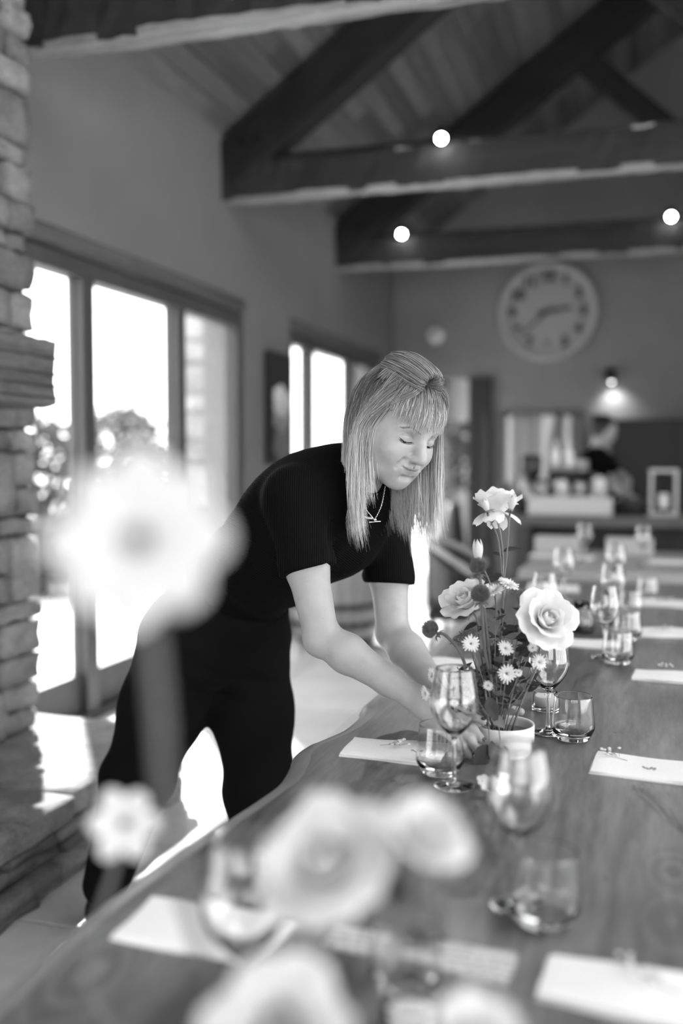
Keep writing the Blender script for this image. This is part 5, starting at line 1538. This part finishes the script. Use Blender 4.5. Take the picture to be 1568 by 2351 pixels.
MB().lathe([(0, .0185), (.02, .0185), (.02, .04), (0, .04)], 24).build('candle', M['wax'], t, smooth=True)

# ================================================================ napkins, menu, sprigs
def napkin(c, label, seed, mat=None, th=.0075, name='napkin', group='folded linen napkins', cat='napkin', folds_=True):
    """c: corner pixels near-left, near-right, far-right, far-left"""
    mat = mat or M['linen']; P = [tab(*q) for q in c]; r = np.random.default_rng(seed); ctr = sum(P)/4
    t = thing(name, label, cat, ctr + V(0, 0, .0003), group)
    def sheet(nm, z0, z1, inset):
        nu, nv = 26, 10; top = []; bot = []; ph = r.uniform(0, 6, 6)
        for j in range(nv+1):
            for i in range(nu+1):
                u, v = i/nu, j/nv; u2, v2 = inset + (1-2*inset)*u, inset*.6 + (1-1.2*inset)*v
                q = P[0]*(1-u2)*(1-v2) + P[1]*u2*(1-v2) + P[2]*u2*v2 + P[3]*(1-u2)*v2
                q = q + V(.0012*math.sin(v*5+ph[0]), .0018*math.sin(u*6+ph[1]), 0)
                w = .0016*(math.sin(u*7+ph[2]) + math.sin(u*3+v*4+ph[3]))*(1 if folds_ else .3)*(z1 > .003)
                e = min(u, 1-u, v*1.2, (1-v)*1.2); rd = -.0012*max(0, 1-e*14)
                top.append((q[0], q[1], TZ + max(z1 + w*.7 + rd, z0+.0006) + .0004)); bot.append((q[0], q[1], TZ + z0 + .0003))
        n = (nu+1)*(nv+1); k = nu+1
        f = [(j*k+i, j*k+i+1, (j+1)*k+i+1, (j+1)*k+i) for j in range(nv) for i in range(nu)]
        f += [tuple(n+x for x in reversed(q)) for q in f]
        rim = [i for i in range(nu)] + [j*k+nu for j in range(nv)] + [nv*k+i for i in range(nu, 0, -1)] + [j*k for j in range(nv, 0, -1)]
        f += [(rim[a], n+rim[a], n+rim[(a+1) % len(rim)], rim[(a+1) % len(rim)]) for a in range(len(rim))]
        o = fixn(mk(nm, top + bot, f, mat, t, True, True))
        md = o.modifiers.new('edge', 'EDGE_SPLIT'); md.split_angle = .9
    if th > .003:
        sheet('lower_fold', 0, th*.48, 0.0); sheet('upper_fold', th*.52, th, .012)
    else: sheet('sheet', 0, th, 0)
    return t, P
def scribble(P, u0, v0, z, parent, seed, L=.03):
    r = np.random.default_rng(seed); q0 = P[0]*(1-u0)*(1-v0) + P[1]*u0*(1-v0) + P[2]*u0*v0 + P[3]*(1-u0)*v0
    ex = (P[1]-P[0]); ex /= np.linalg.norm(ex); ey = (P[3]-P[0]); ey /= np.linalg.norm(ey)
    ts = np.linspace(0, 1, 60); pts = [q0 + ex*(L*t_ + .0035*math.sin(t_*25)) + ey*(.0045*math.sin(t_*31+seed) + .003*math.sin(t_*12)) + V(0, 0, z) for t_ in ts]
    MB().tube(pts, .00045, 5).build('handwriting', M['ink'], parent, True)
def breath(px, py, ang, label, seed, L=.07, z=.0095):
    p = tab(px, py); r = np.random.default_rng(seed); t = thing('baby_breath_sprig', label, 'flower sprig', p + V(0, 0, z), 'sprigs laid on the napkins')
    d = V(math.cos(ang), math.sin(ang), 0); s = V(-math.sin(ang), math.cos(ang), 0)
    MB().tube(spline([p + V(0, 0, z), p + d*L*.4 + s*.004 + V(0, 0, z+.002), p + d*L + V(0, 0, z+.006)], 10), .0005, 5).build('stem', M['stem'], t, True)
    for k in range(9):
        u = r.uniform(.35, 1.0); tip = p + d*(L*u + r.uniform(.004, .012)) + s*r.uniform(-.02, .02) + V(0, 0, z + r.uniform(.004, .016)); a = p + d*L*u*.8 + V(0, 0, z+.003)
        b_ = MB().tube(spline([a, (a+tip)/2 + V(0, 0, .003), tip], 5), .00035, 4).build('branch', M['stem'], t, True)
        m = MB()
        for i in range(5): a5 = i*1.257; m.ball(tip + V(math.cos(a5)*.0016, math.sin(a5)*.0016, .0006), .0017, 6, 5)
        m.build('blossom', M['petal'], b_, True, True)
M['petal'] = petal_mat('white_petal', .86, .35); M['petal_cream'] = petal_mat('cream_petal', .74, .35); M['stem'] = plain('stem_green', .15, .5, var=.3, scale=40)
n1, P1 = napkin([(778, 1737), (1010, 1764), (1035, 1714), (812, 1698)], 'white folded napkin left of the tumbler by the woman\'s hand', 1)
scribble(P1, .66, .45, .0085, n1, 1, .022)
n2, P2 = napkin([(1350, 1777), (1640, 1812), (1640, 1762), (1370, 1734)], 'white folded napkin at right beyond the near tumbler', 2); scribble(P2, .42, .4, .0085, n2, 2, .025)
n3, P3 = napkin([(1225, 2298), (1660, 2390), (1680, 2260), (1262, 2200)], 'white folded napkin in the bottom right corner', 3)
n4, P4 = napkin([(252, 2158), (570, 2220), (682, 2132), (345, 2068)], 'white folded napkin at left under the nearest wine glass', 4)
napkin([(1450, 1562), (1610, 1575), (1610, 1550), (1457, 1540)], 'nearest of the three far white napkins at right edge', 6)
napkin([(1463, 1462), (1620, 1468), (1620, 1449), (1470, 1444)], 'middle of the three far white napkins at right edge', 7)
napkin([(1458, 1392), (1620, 1399), (1620, 1384), (1463, 1377)], 'farthest of the three white napkins at right edge', 8)
napkin([(985, 1533), (1090, 1542), (1094, 1520), (992, 1514)], 'white napkin behind the flower bowl near the table edge', 9)
napkin([(1300, 1486), (1420, 1492), (1420, 1475), (1310, 1470)], 'white napkin just beyond the large rose', 10)
napkin([(1205, 1357), (1330, 1362), (1330, 1346), (1215, 1342)], 'farthest white napkin on the left side of long table', 11)
# printed menu
def menu_paper():
    t = NT('menu_paper'); t.b.inputs['Roughness'].default_value = .7
    w = t.node('ShaderNodeTexWave', bands_direction='Y'); w.inputs['Scale'].default_value = 22; t.link(t.coords(), w.inputs['Vector'])
    n_ = t.noise(t.coords((1, 1, 1)), 120, 2); f = t.math('MULTIPLY', t.ramp(w.outputs['Fac'], [(.55, 0.0), (.7, 1.0)]), t.ramp(n_, [(.45, 0), (.55, 1)]))
    t.base(t.mix(.55, .25, f)); return t.m
napkin([(735, 2172), (1165, 2262), (1190, 2190), (775, 2125)], 'grey printed menu sheet lying behind the nearest tumbler', 5, menu_paper(), .0012, 'menu_sheet', None, 'menu', False)
q = V(*ony(1268, 1262, 5.75)[:2], TZ)
for k, (px, y) in enumerate([(1262, 5.75), (1320, 5.7), (1540, 5.6)]):
    c = V(float(ony(px, 1200, y)[0]), y, TZ); t = thing('napkin', ['small white napkin at left end of the second table', 'small white napkin left of a glass on second table', 'white napkin on the second table at right edge'][k], 'napkin', c + EPS, 'napkins on the second table')
    MB().box((-.11, -.06, 0), (.11, .06, .006), .002).build('lower_fold', M['linen'], t); MB().box((-.105, -.055, .0062), (.105, .055, .012), .002).build('upper_fold', M['linen'], t)
breath(872, 1722, -.35 + YAW, 'white blossom sprig on the napkin by the woman\'s hand', 1, .05)
breath(1440, 1758, 2.5, 'white blossom sprig on the right napkin', 2, .055)
breath(1560, 2300, 2.6, 'white blossom sprig on the bottom right napkin', 3, .07)
breath(1478, 1545, .3, 'white blossom sprig on nearest far napkin at right', 4, .06)
breath(1490, 1455, .3, 'white blossom sprig on middle far napkin at right', 5, .07)
breath(1500, 1385, .3, 'white blossom sprig on farthest napkin at right', 6, .07)
# ================================================================ flowers
M['leaf'] = petal_mat('leaf_green', .06, .25, .4); M['leaf_mid'] = petal_mat('leaf_pale', .20, .3, .25); M['cone'] = plain('cone_head', .11, .8, var=.4, scale=150)
M['disc'] = plain('daisy_disc', .22, .8)
def basis(ax):
    ax = np.array(ax, float); ax /= np.linalg.norm(ax); ref = V(0, 0, 1) if abs(ax[2]) < .9 else V(1, 0, 0)
    x = np.cross(ref, ax); x /= np.linalg.norm(x); return x, np.cross(ax, x), ax
def petal_surf(phi, r0, L, W, t0, t1, rng_, ruf=.06, nu=6, nv=6, curl=0.0, notch=0.0, point=False):
    """local coordinates about +z axis"""
    r, z = r0, 0.0; vs = []; prev = 0; ph = rng_.uniform(0, 6, 3)
    for j in range(nv+1):
        v = j/nv; a = math.radians(t0 + (t1-t0)*v**1.4)
        if j: r += math.sin(a)*L/nv; z += math.cos(a)*L/nv
        w = W*(math.sin(math.pi*min(.10 + .62*v, .97))**.75)*(1 if v < .85 else 1-.35*((v-.85)/.15)**2)
        if point: w = W*max(math.sin(math.pi*min(.12 + .88*v, 1))**.8, .02)
        for i in range(nu+1):
            u = -1 + 2*i/nu; ang = u*w/max(r, W*.55)
            edge = u*u; rr = r*(1 - .04*edge) ; zz = z - L*.10*edge*v + L*ruf*math.sin(u*5+ph[0])*v*v - notch*L*v*v*(math.cos(u*9)*.5+.5)*.3
            rr += curl*L*edge*v
            vs.append((rr*math.cos(phi+ang), rr*math.sin(phi+ang), zz))
    k = nu+1; return vs, [(j*k+i, j*k+i+1, (j+1)*k+i+1, (j+1)*k+i) for j in range(nv) for i in range(nu)]
def place(vs, c, B): 
    A = np.array(vs); return c + A[:, :1]*B[0] + A[:, 1:2]*B[1] + A[:, 2:3]*B[2]
def stem(parent, pts, r=.0018, mat=None, name='stem'):
    return MB().tube(spline(pts, 18), r, 7).build(name, mat or M['stem'], parent, True, True)
def leaf(parent, base, tip, width, up, mat=None, fold=.25, droop=.15, seed=0, name='leaf'):
    base = np.array(base); tip = np.array(tip); ax = tip-base; L = np.linalg.norm(ax); ax /= L; up = np.array(up, float); up -= ax*np.dot(up, ax); up /= np.linalg.norm(up)+1e-9; sd = np.cross(ax, up); r = np.random.default_rng(seed)
    n = 9; vs = []
    for j in range(n+1):
        v = j/n; w = width*(math.sin(math.pi*v**.8)**.9 if 0 < v < 1 else .02)*(1+.06*((-1)**j)); c = base + ax*L*v - up*droop*L*v*v
        for u in (-1, -.5, 0, .5, 1): vs.append(c + sd*u*w + up*abs(u)*w*fold)
    f = [(j*5+i, j*5+i+1, (j+1)*5+i+1, (j+1)*5+i) for j in range(n) for i in range(4)]
    return mk(name, vs, f, mat or M['leaf'], parent, True, True)
def rose(c, axis, R, label, stem_pts, seed, layers=None, group='white roses', mat=None, droop=False, stem_r=.0022, leaves=()):
    r = np.random.default_rng(seed); B = basis(axis); t = thing('white_rose', label, 'rose', stem_pts[-1], group)
    layers = layers or [(3, .03, .46, .22, 0, -30), (4, .07, .54, .28, 2, -30), (4, .11, .60, .34, 5, -24), (5, .16, .66, .42, 11, -12), (5, .21, .72, .48, 20, 8), (6, .25, .82, .56, 34, 40), (6, .28, .94, .62, 52, 76)]
    if droop: layers = layers + [(4, .26, .95, .45, 95, 150)]
    m = mat or M['petal']
    for li, (n, r0, L, W, t0, t1) in enumerate(layers):
        for k in range(n):
            v, f = petal_surf(2*math.pi*(k + .5*(li % 2) + r.uniform(-.12, .12))/n, r0*R, L*R*r.uniform(.92, 1.08), W*R*r.uniform(.95, 1.1), t0+r.uniform(-5, 5), t1+r.uniform(-9, 9), r, .05, 7, 7, .04)
            mk('petal', place(v, np.array(c) - B[2]*R*.30, B), f, m, t, True, True)
    bb = np.array(c) - B[2]*R*.32
    cal = MB().ball(bb - B[2]*R*.06, R*.16, 10, 8).build('calyx', M['stem'], t, True, True)
    for k in range(5):
        a = k*1.257; d = (B[0]*math.cos(a) + B[1]*math.sin(a)); leaf(cal, bb - B[2]*R*.05, bb + d*R*.55 - B[2]*R*.35*r.uniform(.3, 1.3), R*.07, B[2], M['stem'], .1, .1, k, 'sepal')
    stem(t, [bb - B[2]*R*.1] + list(stem_pts), stem_r)
    for i, (u, w) in enumerate(leaves):
        q = spline([bb] + list(stem_pts), 30)[int(29*u)]; leaf(t, q, q + w, np.linalg.norm(w)*.30, V(.2, -.3, 1), M['leaf'], .2, .2, i)
    return t
def bud(c, axis, L, W, label, stem_pts, seed, mat=None):
    r = np.random.default_rng(seed); B = basis(axis); t = thing('rose_bud', label, 'rose bud', stem_pts[-1], 'rose buds')
    for k in range(4):
        v, f = petal_surf(k*1.571+.3, W*.22, L, W*.85, 30, -26, r, .02, 6, 8, point=True); mk('petal', place(v, np.array(c) - B[2]*L*.5, B), f, mat or M['petal_cream'], t, True, True)
    cal = MB().ball(np.array(c) - B[2]*L*.5, W*.36, 10, 8).build('calyx', M['stem'], t, True, True)
    for k in range(5):
        a = k*1.257; d = B[0]*math.cos(a) + B[1]*math.sin(a); leaf(cal, np.array(c) - B[2]*L*.48 + d*W*.25, np.array(c) + d*W*r.uniform(.6, 1.3) - B[2]*L*r.uniform(.1, .9), W*.13, B[2], M['leaf'], .1, .1, k, 'sepal')
    stem(t, [np.array(c) - B[2]*L*.5] + list(stem_pts), .0014); return t
def daisy(c, axis, R, label, stem_pts, seed):
    r = np.random.default_rng(seed); B = basis(axis); t = thing('white_daisy', label, 'daisy', stem_pts[-1], 'small white daisies in the bowl')
    m = MB()
    for ring, (n, L, t0, t1) in enumerate(((17, 1.0, 62, 92), (15, .80, 44, 74), (12, .58, 26, 54), (8, .36, 12, 36))):
        for k in range(n):
            v, f = petal_surf(2*math.pi*(k+.5*ring+r.uniform(-.15, .15))/n, .12*R, L*R*r.uniform(.85, 1.1), R*.13, t0, t1+r.uniform(-12, 12), r, .03, 2, 4); m.add(place(v, np.array(c), B), f)
    m.build('petals', M['petal'], t, True, True)
    MB().ball(np.array(c) + B[2]*R*.05, R*.11, 10, 8).build('disc', M['disc'], t, True, True)
    MB().ball(np.array(c) - B[2]*R*.10, R*.18, 8, 6).build('calyx', M['stem'], t, True, True)
    stem(t, [np.array(c) - B[2]*R*.15] + list(stem_pts), .0009)
    q = spline([c] + list(stem_pts), 20)
    for i in (6, 10): leaf(t, q[i], q[i] + V(r.uniform(-.02, .02), r.uniform(-.02, .02), .012), .0032, V(0, -1, .5), M['leaf'], .1, .1, i)
    return t
def globe(c, axis, R, label, stem_pts, seed):
    B = basis(axis); t = thing('cone_flower', label, 'flower head', stem_pts[-1], 'dark spiky flower heads'); m = MB(); n = 260
    m.ball(c, R*.72, 14, 10)
    for k in range(n):
        z = 1 - 1.72*(k+.5)/n; a = k*2.39996; s = math.sqrt(1-z*z); d = B[0]*s*math.cos(a) + B[1]*s*math.sin(a) + B[2]*z
        tip = np.array(c) + (d*1.08 + B[2]*.16)*R; o = np.cross(d, B[2] + .01); o /= np.linalg.norm(o); o2 = np.cross(d, o); b0 = np.array(c) + d*R*.74
        m.add([b0 + o*R*.09, b0 - o*R*.045 + o2*R*.08, b0 - o*R*.045 - o2*R*.08, tip], [(0, 1, 3), (1, 2, 3), (2, 0, 3)])
    m.build('cone', M['cone'], t, True)
    for k in range(9):
        a = k*.698; d = B[0]*math.cos(a) + B[1]*math.sin(a); leaf(t, np.array(c) - B[2]*R*.8 + d*R*.2, np.array(c) - B[2]*R*1.0 + d*R*.95, R*.16, B[2], M['stem'], .1, .3, k, 'bract')
    stem(t, [np.array(c) - B[2]*R*.75] + list(stem_pts), .0032, M['leaf_mid']); return t
def umbel(c, axis, R, label, stem_pts, seed):
    r = np.random.default_rng(seed); B = basis(axis); t = thing('lace_flower', label, 'flower head', stem_pts[-1], 'lace flower heads'); rays = MB(); dots = MB(); hub = np.array(c) - B[2]*R*.9
    for k in range(34):
        a = k*2.4; s = math.sqrt((k+.5)/34); d = B[0]*s*math.cos(a) + B[1]*s*math.sin(a); tip = np.array(c) + d*R + B[2]*R*(.1-.25*s*s); rays.tube(spline([hub, hub + d*R*.35 + B[2]*R*.35, tip], 5), .00045, 4)
        for i in range(9):
            e = r.normal(size=3)*R*.09; rays.tube([tip, tip + e + B[2]*R*.1], .00025, 3); dots.ball(tip + e + B[2]*R*.1, .0011, 5, 4)
    rays.build('rays', M['stem'], t, True); o = dots.build('florets', plain('floret_%d' % seed, .16, .8), t, True); o['kind'] = 'stuff'
    stem(t, [hub] + list(stem_pts), .0015); return t

# ---- the white bowl
pot = thing('flower_bowl', 'round white ceramic bowl holding the flower arrangement', 'bowl', POTC)
POTH = .054
MB().lathe([(0, 0), (POTR*.94, 0), (POTR*.985, .003), (POTR, .010), (POTR*1.01, POTH-.002), (POTR*1.0, POTH), (POTR*.95, POTH-.001), (POTR*.93, POTH-.006), (POTR*.92, .012), (0, .010)], 64).build('vessel', M['white_ceramic'], pot, smooth=True)
MB().lathe([(0, .030), (POTR*.915, .030), (POTR*.915, .036), (0, .037)], 40).build('water', plain('dark_water', .03, .05), pot, smooth=True)
rb = np.random.default_rng(99)
def foot(px, spread=.018):
    q = at(px, 1665, 1.93); return V(q[0] + rb.uniform(-spread, spread)*.4, q[1] + rb.uniform(-spread, spread), TZ + .036)
PD = 1.93
def A(px, py, d=PD): return at(px, py, d)
up_ = V(0, 0, 1); tc = -CF           # towards camera
rose(A(1140, 1160, 1.95), up_*.95 + CR*.05 - tc*.25, .047, 'tall white rose at the top of the arrangement, seen from behind', [A(1150, 1235, 1.95), A(1155, 1310, 1.95), A(1152, 1480, 1.94), foot(1148)], 1, layers=[(3, .06, .42, .26, 2, -22), (4, .12, .52, .34, 6, -14), (5, .18, .66, .44, 12, -4), (5, .24, .80, .54, 22, 8), (6, .28, .95, .62, 34, 26), (6, .30, 1.0, .64, 46, 52)], droop=True, leaves=((.40, CR*.035 + up_*.012 + tc*.01), (.44, -CR*.03 + up_*.01), (.55, -CR*.04 - up_*.012 + tc*.01)))
rose(A(1066, 1376, 1.97), up_*.75 - CR*.50 + tc*.45, .050, 'white rose at the left of the arrangement above the lace flower', [A(1096, 1425, 1.965), A(1103, 1500, 1.96), A(1125, 1600, 1.94), foot(1140)], 2, leaves=((.30, -CR*.03 - up_*.01), (.36, CR*.02 + up_*.012)))
rose(A(1258, 1420, 1.87), tc*.80 + CR*.22 + up_*.45, .058, 'large open white rose at right, facing the camera', [A(1243, 1470, 1.91), A(1228, 1540, 1.92), A(1198, 1610, 1.92), foot(1172)], 3, leaves=((.10, -CR*.05 + up_*.035 + V(0, 0, .01)), (.16, -CR*.055 - up_*.006), (.24, -CR*.05 - up_*.03)))
bud(A(1114, 1158, 1.905), up_*.9 - CR*.35 + tc*.2, .028, .014, 'faded bud in front of the tall rose, left one', [A(1126, 1196, 1.91), A(1144, 1240, 1.93), A(1153, 1330, 1.94)], 4, M['petal_cream'])
bud(A(1176, 1152, 1.905), up_*.95 + CR*.12 + tc*.2, .032, .014, 'faded bud in front of the tall rose, right one', [A(1169, 1196, 1.91), A(1164, 1270, 1.93), A(1155, 1350, 1.94)], 5, M['petal_cream'])
bud(A(1097, 1262, 1.92), up_ - CR*.05, .046, .0135, 'pointed white rosebud above the dark cone flowers', [A(1106, 1300, 1.93), A(1125, 1340, 1.935), A(1142, 1420, 1.94), foot(1146)], 6)
globe(A(1098, 1302, 1.90), up_*.97 - CR*.10, .0165, 'dark spiky cone flower directly under the pointed rosebud', [A(1103, 1335, 1.90), A(1117, 1450, 1.90), A(1130, 1580, 1.91), foot(1134)], 7)
globe(A(1103, 1366, 1.885), up_*.97 - CR*.05 + tc*.1, .0185, 'dark spiky cone flower in front of the left rose', [A(1107, 1405, 1.89), A(1114, 1500, 1.90), A(1136, 1600, 1.91), foot(1140)], 8)
globe(A(990, 1446, 1.91), -CR*.80 + up_*.60, .0175, 'dark spiky cone flower leaning far left on curved stem', [A(1022, 1458, 1.91), A(1058, 1500, 1.91), A(1080, 1570, 1.91), A(1108, 1630, 1.92), foot(1132)], 9)
umbel(A(1200, 1362, 1.93), up_*.9 + CR*.3, .025, 'lace flower head between the small daisies and large rose', [A(1180, 1440, 1.93), A(1165, 1560, 1.93), foot(1158)], 10)
umbel(A(1064, 1462, 1.95), up_*.8 - CR*.5, .027, 'lace flower head beside the curved cone flower', [A(1092, 1530, 1.945), A(1118, 1610, 1.94), foot(1138)], 11)
ds = [(1137, 1357, 1.90, 22, up_*.8 - CR*.3 + tc*.3, 'small white daisy under the tall rose stem, left of two'), (1167, 1343, 1.90, 22, up_*.8 + CR*.3 + tc*.3, 'small white daisy under the tall rose stem, right of two'),
      (1081, 1478, 1.87, 18, tc*.9 - CR*.1 + up_*.3, 'white daisy left of centre below the lace flower'), (1160, 1489, 1.87, 17, tc*.8 + up_*.5 + CR*.2, 'white daisy in the centre of the arrangement'),
      (1163, 1546, 1.86, 20, tc*.95 - up_*.1, 'large white daisy low in the centre of the arrangement'), (1190, 1545, 1.87, 9, tc*.9 + CR*.3, 'tiny white daisy right of the low centre daisy'),
      (1237, 1521, 1.86, 18, tc*.8 + CR*.4 + up_*.3, 'white daisy under the large rose'), (1223, 1487, 1.87, 11, tc*.7 - CR*.3 + up_*.4, 'small daisy tucked under the large rose petals'),
      (993, 1549, 1.89, 15, -CR*.85 + tc*.3, 'white daisy at far left seen edge on, upper one'), (1031, 1536, 1.88, 17, up_*.9 + tc*.3, 'white daisy above the rim of the hand side wine glass'),
      (978, 1591, 1.87, 16, -CR*.9 + tc*.4 - up_*.1, 'white daisy over the woman\'s wrist, seen edge on'), (1121, 1574, 1.86, 11, tc*.8 - CR*.4, 'small white daisy left of the low centre daisy'),
      (1042, 1617, 1.85, 10, tc*.9 - CR*.2, 'small white daisy seen through the wine glass')]
for k, (px, py, d, r_, ax, lab) in enumerate(ds):
    c = A(px, py, d); f = foot(1130 + 3*(k % 6)); m1 = A(px*.6 + 1140*.4, min(py+70, 1640), d+.02); daisy(c, ax, r_/FPX*d*1.08, lab, [m1, f*.3 + m1*.7, f], 30+k)
# leafy sprigs filling the bowl
def sprig(pts, label, seed, n=7, L=.03, mats=None, w=.28):
    r = np.random.default_rng(seed); t = thing('leafy_sprig', label, 'foliage', pts[-1], 'leafy sprigs in the bowl'); stem(t, pts, .0012); q = spline(pts, 40)
    for k in range(n):
        i = int(2 + 26*k/n); a = r.uniform(0, 6.28); d = CR*math.cos(a) + tc*math.sin(a)*.7 + up_*r.uniform(.0, .7); d /= np.linalg.norm(d); l_ = L*r.uniform(.6, 1.25)
        leaf(t, q[i], q[i] + d*l_, l_*w, up_*.6 + tc*.5 + r.normal(size=3)*.3, (mats or [M['leaf'], M['leaf_mid']])[k % 2], .2, .2, k)
    return t
sp = [((1196, 1425, 1.92), 'dark leafy sprig left of the large rose'), ((1213, 1470, 1.93), 'dark leafy sprig below the large rose'), ((1148, 1405, 1.94), 'tall leafy sprig in the middle of the arrangement'), ((1120, 1440, 1.95), 'leafy sprig behind the cone flowers'),
      ((1080, 1555, 1.93), 'leafy sprig at left above the woman\'s fingers'), ((1050, 1530, 1.92), 'thin leafy sprig beside the wine glass'), ((1175, 1500, 1.95), 'leafy sprig behind the central daisies'), ((1228, 1560, 1.93), 'leafy sprig at lower right over the bowl'),
      ((1105, 1545, 1.97), 'leafy sprig in the shade at left of bowl'), ((1190, 1590, 1.90), 'low leafy sprig at the right rim'), ((1135, 1500, 1.91), 'pale leafed sprig in front centre'), ((1060, 1580, 1.90), 'fine leafy sprig seen through the wine glass')]
for k, ((px, py, d), lab) in enumerate(sp):
    f = foot(1128 + 4*(k % 7)); m1 = A(px*.55 + 1145*.45, py*.5 + 1640*.5, d); sprig([A(px, py, d), m1, f], lab, 60+k, 14 if py < 1520 else 10, .033)
for k in range(9):
    f = foot(1126 + 5*k, .02); q = A(1085 + 17*k, 1470 + 25*(k % 3), 1.94 + .01*(k % 2)); t = thing('bare_stem', 'thin bare stem standing among the flowers', 'stem', f, 'bare stems in the bowl'); stem(t, [q, (q+f)/2 + CR*.004*(k % 3 - 1), f], .0011)
    MB().ball(q, .0022, 6, 5).build('tip', M['stem'], t, True)
# trailing sprig over the front of the bowl
t = thing('trailing_sprig', 'trailing sprig with round leaves and white blossoms over the bowl front', 'flower sprig', tab(1130, 1840))
stem(t, [A(1112, 1560, 1.87), A(1120, 1640, 1.855), A(1126, 1720, 1.845), A(1140, 1790, 1.82), tab(1133, 1822) + V(0, 0, .012)], .0012)
stem(t, [A(1140, 1600, 1.87), A(1146, 1680, 1.85), A(1152, 1745, 1.84), A(1142, 1790, 1.82)], .001)
for k, (b0, t0_, w) in enumerate([((1118, 1708), (1097, 1766), .019), ((1128, 1700), (1138, 1760), .010), ((1150, 1705), (1160, 1760), .011), ((1138, 1755), (1130, 1785), .008), ((1120, 1600), (1142, 1660), .013), ((1128, 1640), (1160, 1672), .010)]):
    leaf(t, A(b0[0], b0[1], 1.842), A(t0_[0], t0_[1], 1.838), w, tc + CR*.2, [M['leaf'], M['leaf_mid']][k % 3 == 2], .12, .05, k)
for k, (px, py, s_) in enumerate([(1118, 1826, 1.0), (1146, 1806, .8), (1150, 1838, .9), (1108, 1800, .55)]):
    c = tab(px, py+8) + V(0, 0, .014*s_+.004); r_ = np.random.default_rng(k+5)
    for i in range(4):
        v, f = petal_surf(i*1.57+.4*k, .002, .019*s_, .011*s_, 30, 80, r_, .12, 6, 6); B = basis(tc*.6 + up_*.6 + CR*(.3 - .2*k)); mk('blossom_petal', place(v, c, B), f, M['petal'], t, True, True)

M['petal_near'] = petal_mat('near_petal', .80, .3)
# ---- near arrangement, mostly below the frame: its bowl stands on the table under the lens
pot2c = td(640, .72)
pot2 = thing('flower_bowl', 'white ceramic bowl under the blurred flowers, below the frame', 'bowl', pot2c + EPS)
MB().lathe([(0, 0), (POTR*.94, 0), (POTR*.985, .003), (POTR, .010), (POTR*1.01, POTH-.002), (POTR, POTH), (POTR*.93, POTH-.006), (POTR*.92, .012), (0, .010)], 48).build('vessel', M['white_ceramic'], pot2, smooth=True)
MB().lathe([(0, .030), (POTR*.915, .030), (POTR*.915, .036), (0, .037)], 30).build('water', M['cab'], pot2, smooth=True)
def foot2(): return pot2c + V(rb.uniform(-.025, .025), rb.uniform(-.025, .025), .037)
def cosmos(c, axis, R, label, stem_pts, seed, n=8):
    r = np.random.default_rng(seed); B = basis(axis); t = thing('cosmos_flower', label, 'flower', stem_pts[-1], 'blurred flowers in the foreground')
    for k in range(n):
        v, f = petal_surf(2*math.pi*k/n + r.uniform(-.06, .06), .10*R, .92*R*r.uniform(.94, 1.05), R*.36, 68, 84+r.uniform(-8, 8), r, .05, 8, 7, 0, .25); mk('petal', place(v, np.array(c) - B[2]*R*.1, B), f, M['petal_near'], t, True, True)
    m = MB(); 
    for k in range(40):
        a = k*2.4; s = R*.13*math.sqrt(k/40); m.ball(np.array(c) + B[0]*s*math.cos(a) + B[1]*s*math.sin(a) + B[2]*R*.02, R*.022, 6, 5)
    m.build('disc', plain('cosmos_disc', .06, .8), t, True, True)
    MB().ball(np.array(c) - B[2]*R*.14, R*.12, 10, 8).build('calyx', M['stem'], t, True, True)
    stem(t, [np.array(c) - B[2]*R*.2] + list(stem_pts), .0042 if R > .033 else .0028, M['leaf_mid']); return t
cosmos(at(315, 1238, .50), tc*.93 + up_*.18 - CR*.05, .047, 'largest blurred white cosmos flower at the left', [at(345, 1420, .505), at(368, 1650, .515), at(385, 1850, .545), at(470, 2200, .62), foot2()], 1)
cosmos(at(285, 1890, .80), tc*.9 + up_*.3 + CR*.1, .030, 'small blurred white cosmos at the lower left', [at(262, 2000, .80), at(225, 2130, .79), at(235, 2330, .77), foot2()], 2, 6)
rose(at(745, 1975, .71), tc*.6 + up_*.7 - CR*.3, .046, 'large blurred white rose at bottom centre left', [at(735, 2200, .72), at(690, 2450, .72), foot2()], 21, group='blurred flowers in the foreground', mat=M['petal_near'], stem_r=.003)
rose(at(985, 1915, .70), up_*.8 + tc*.45 + CR*.35, .029, 'blurred white rose right of the large blurred rose', [at(930, 2120, .71), at(800, 2420, .72), foot2()], 22, group='blurred flowers in the foreground', mat=M['petal_near'], stem_r=.003, leaves=((.25, -CR*.03 + up_*.008), (.4, CR*.035)))
bud(at(885, 1893, .71), up_*.6 - CR*.8, .034, .020, 'blurred white bud between the two blurred roses', [at(880, 1990, .71), at(850, 2150, .715), at(760, 2450, .72), foot2()], 23, M['petal_near'])
rose(at(640, 2365, .60), up_*.7 + tc*.6, .042, 'blurred white rose cut by the bottom edge', [at(650, 2600, .64), foot2()], 24, group='blurred flowers in the foreground', mat=M['petal_near'], stem_r=.003)
rose(at(1105, 2385, .62), up_*.8 + tc*.4 + CR*.4, .030, 'blurred white rose in the bottom edge, right one', [at(980, 2560, .66), foot2()], 25, group='blurred flowers in the foreground', mat=M['petal_near'], stem_r=.003)
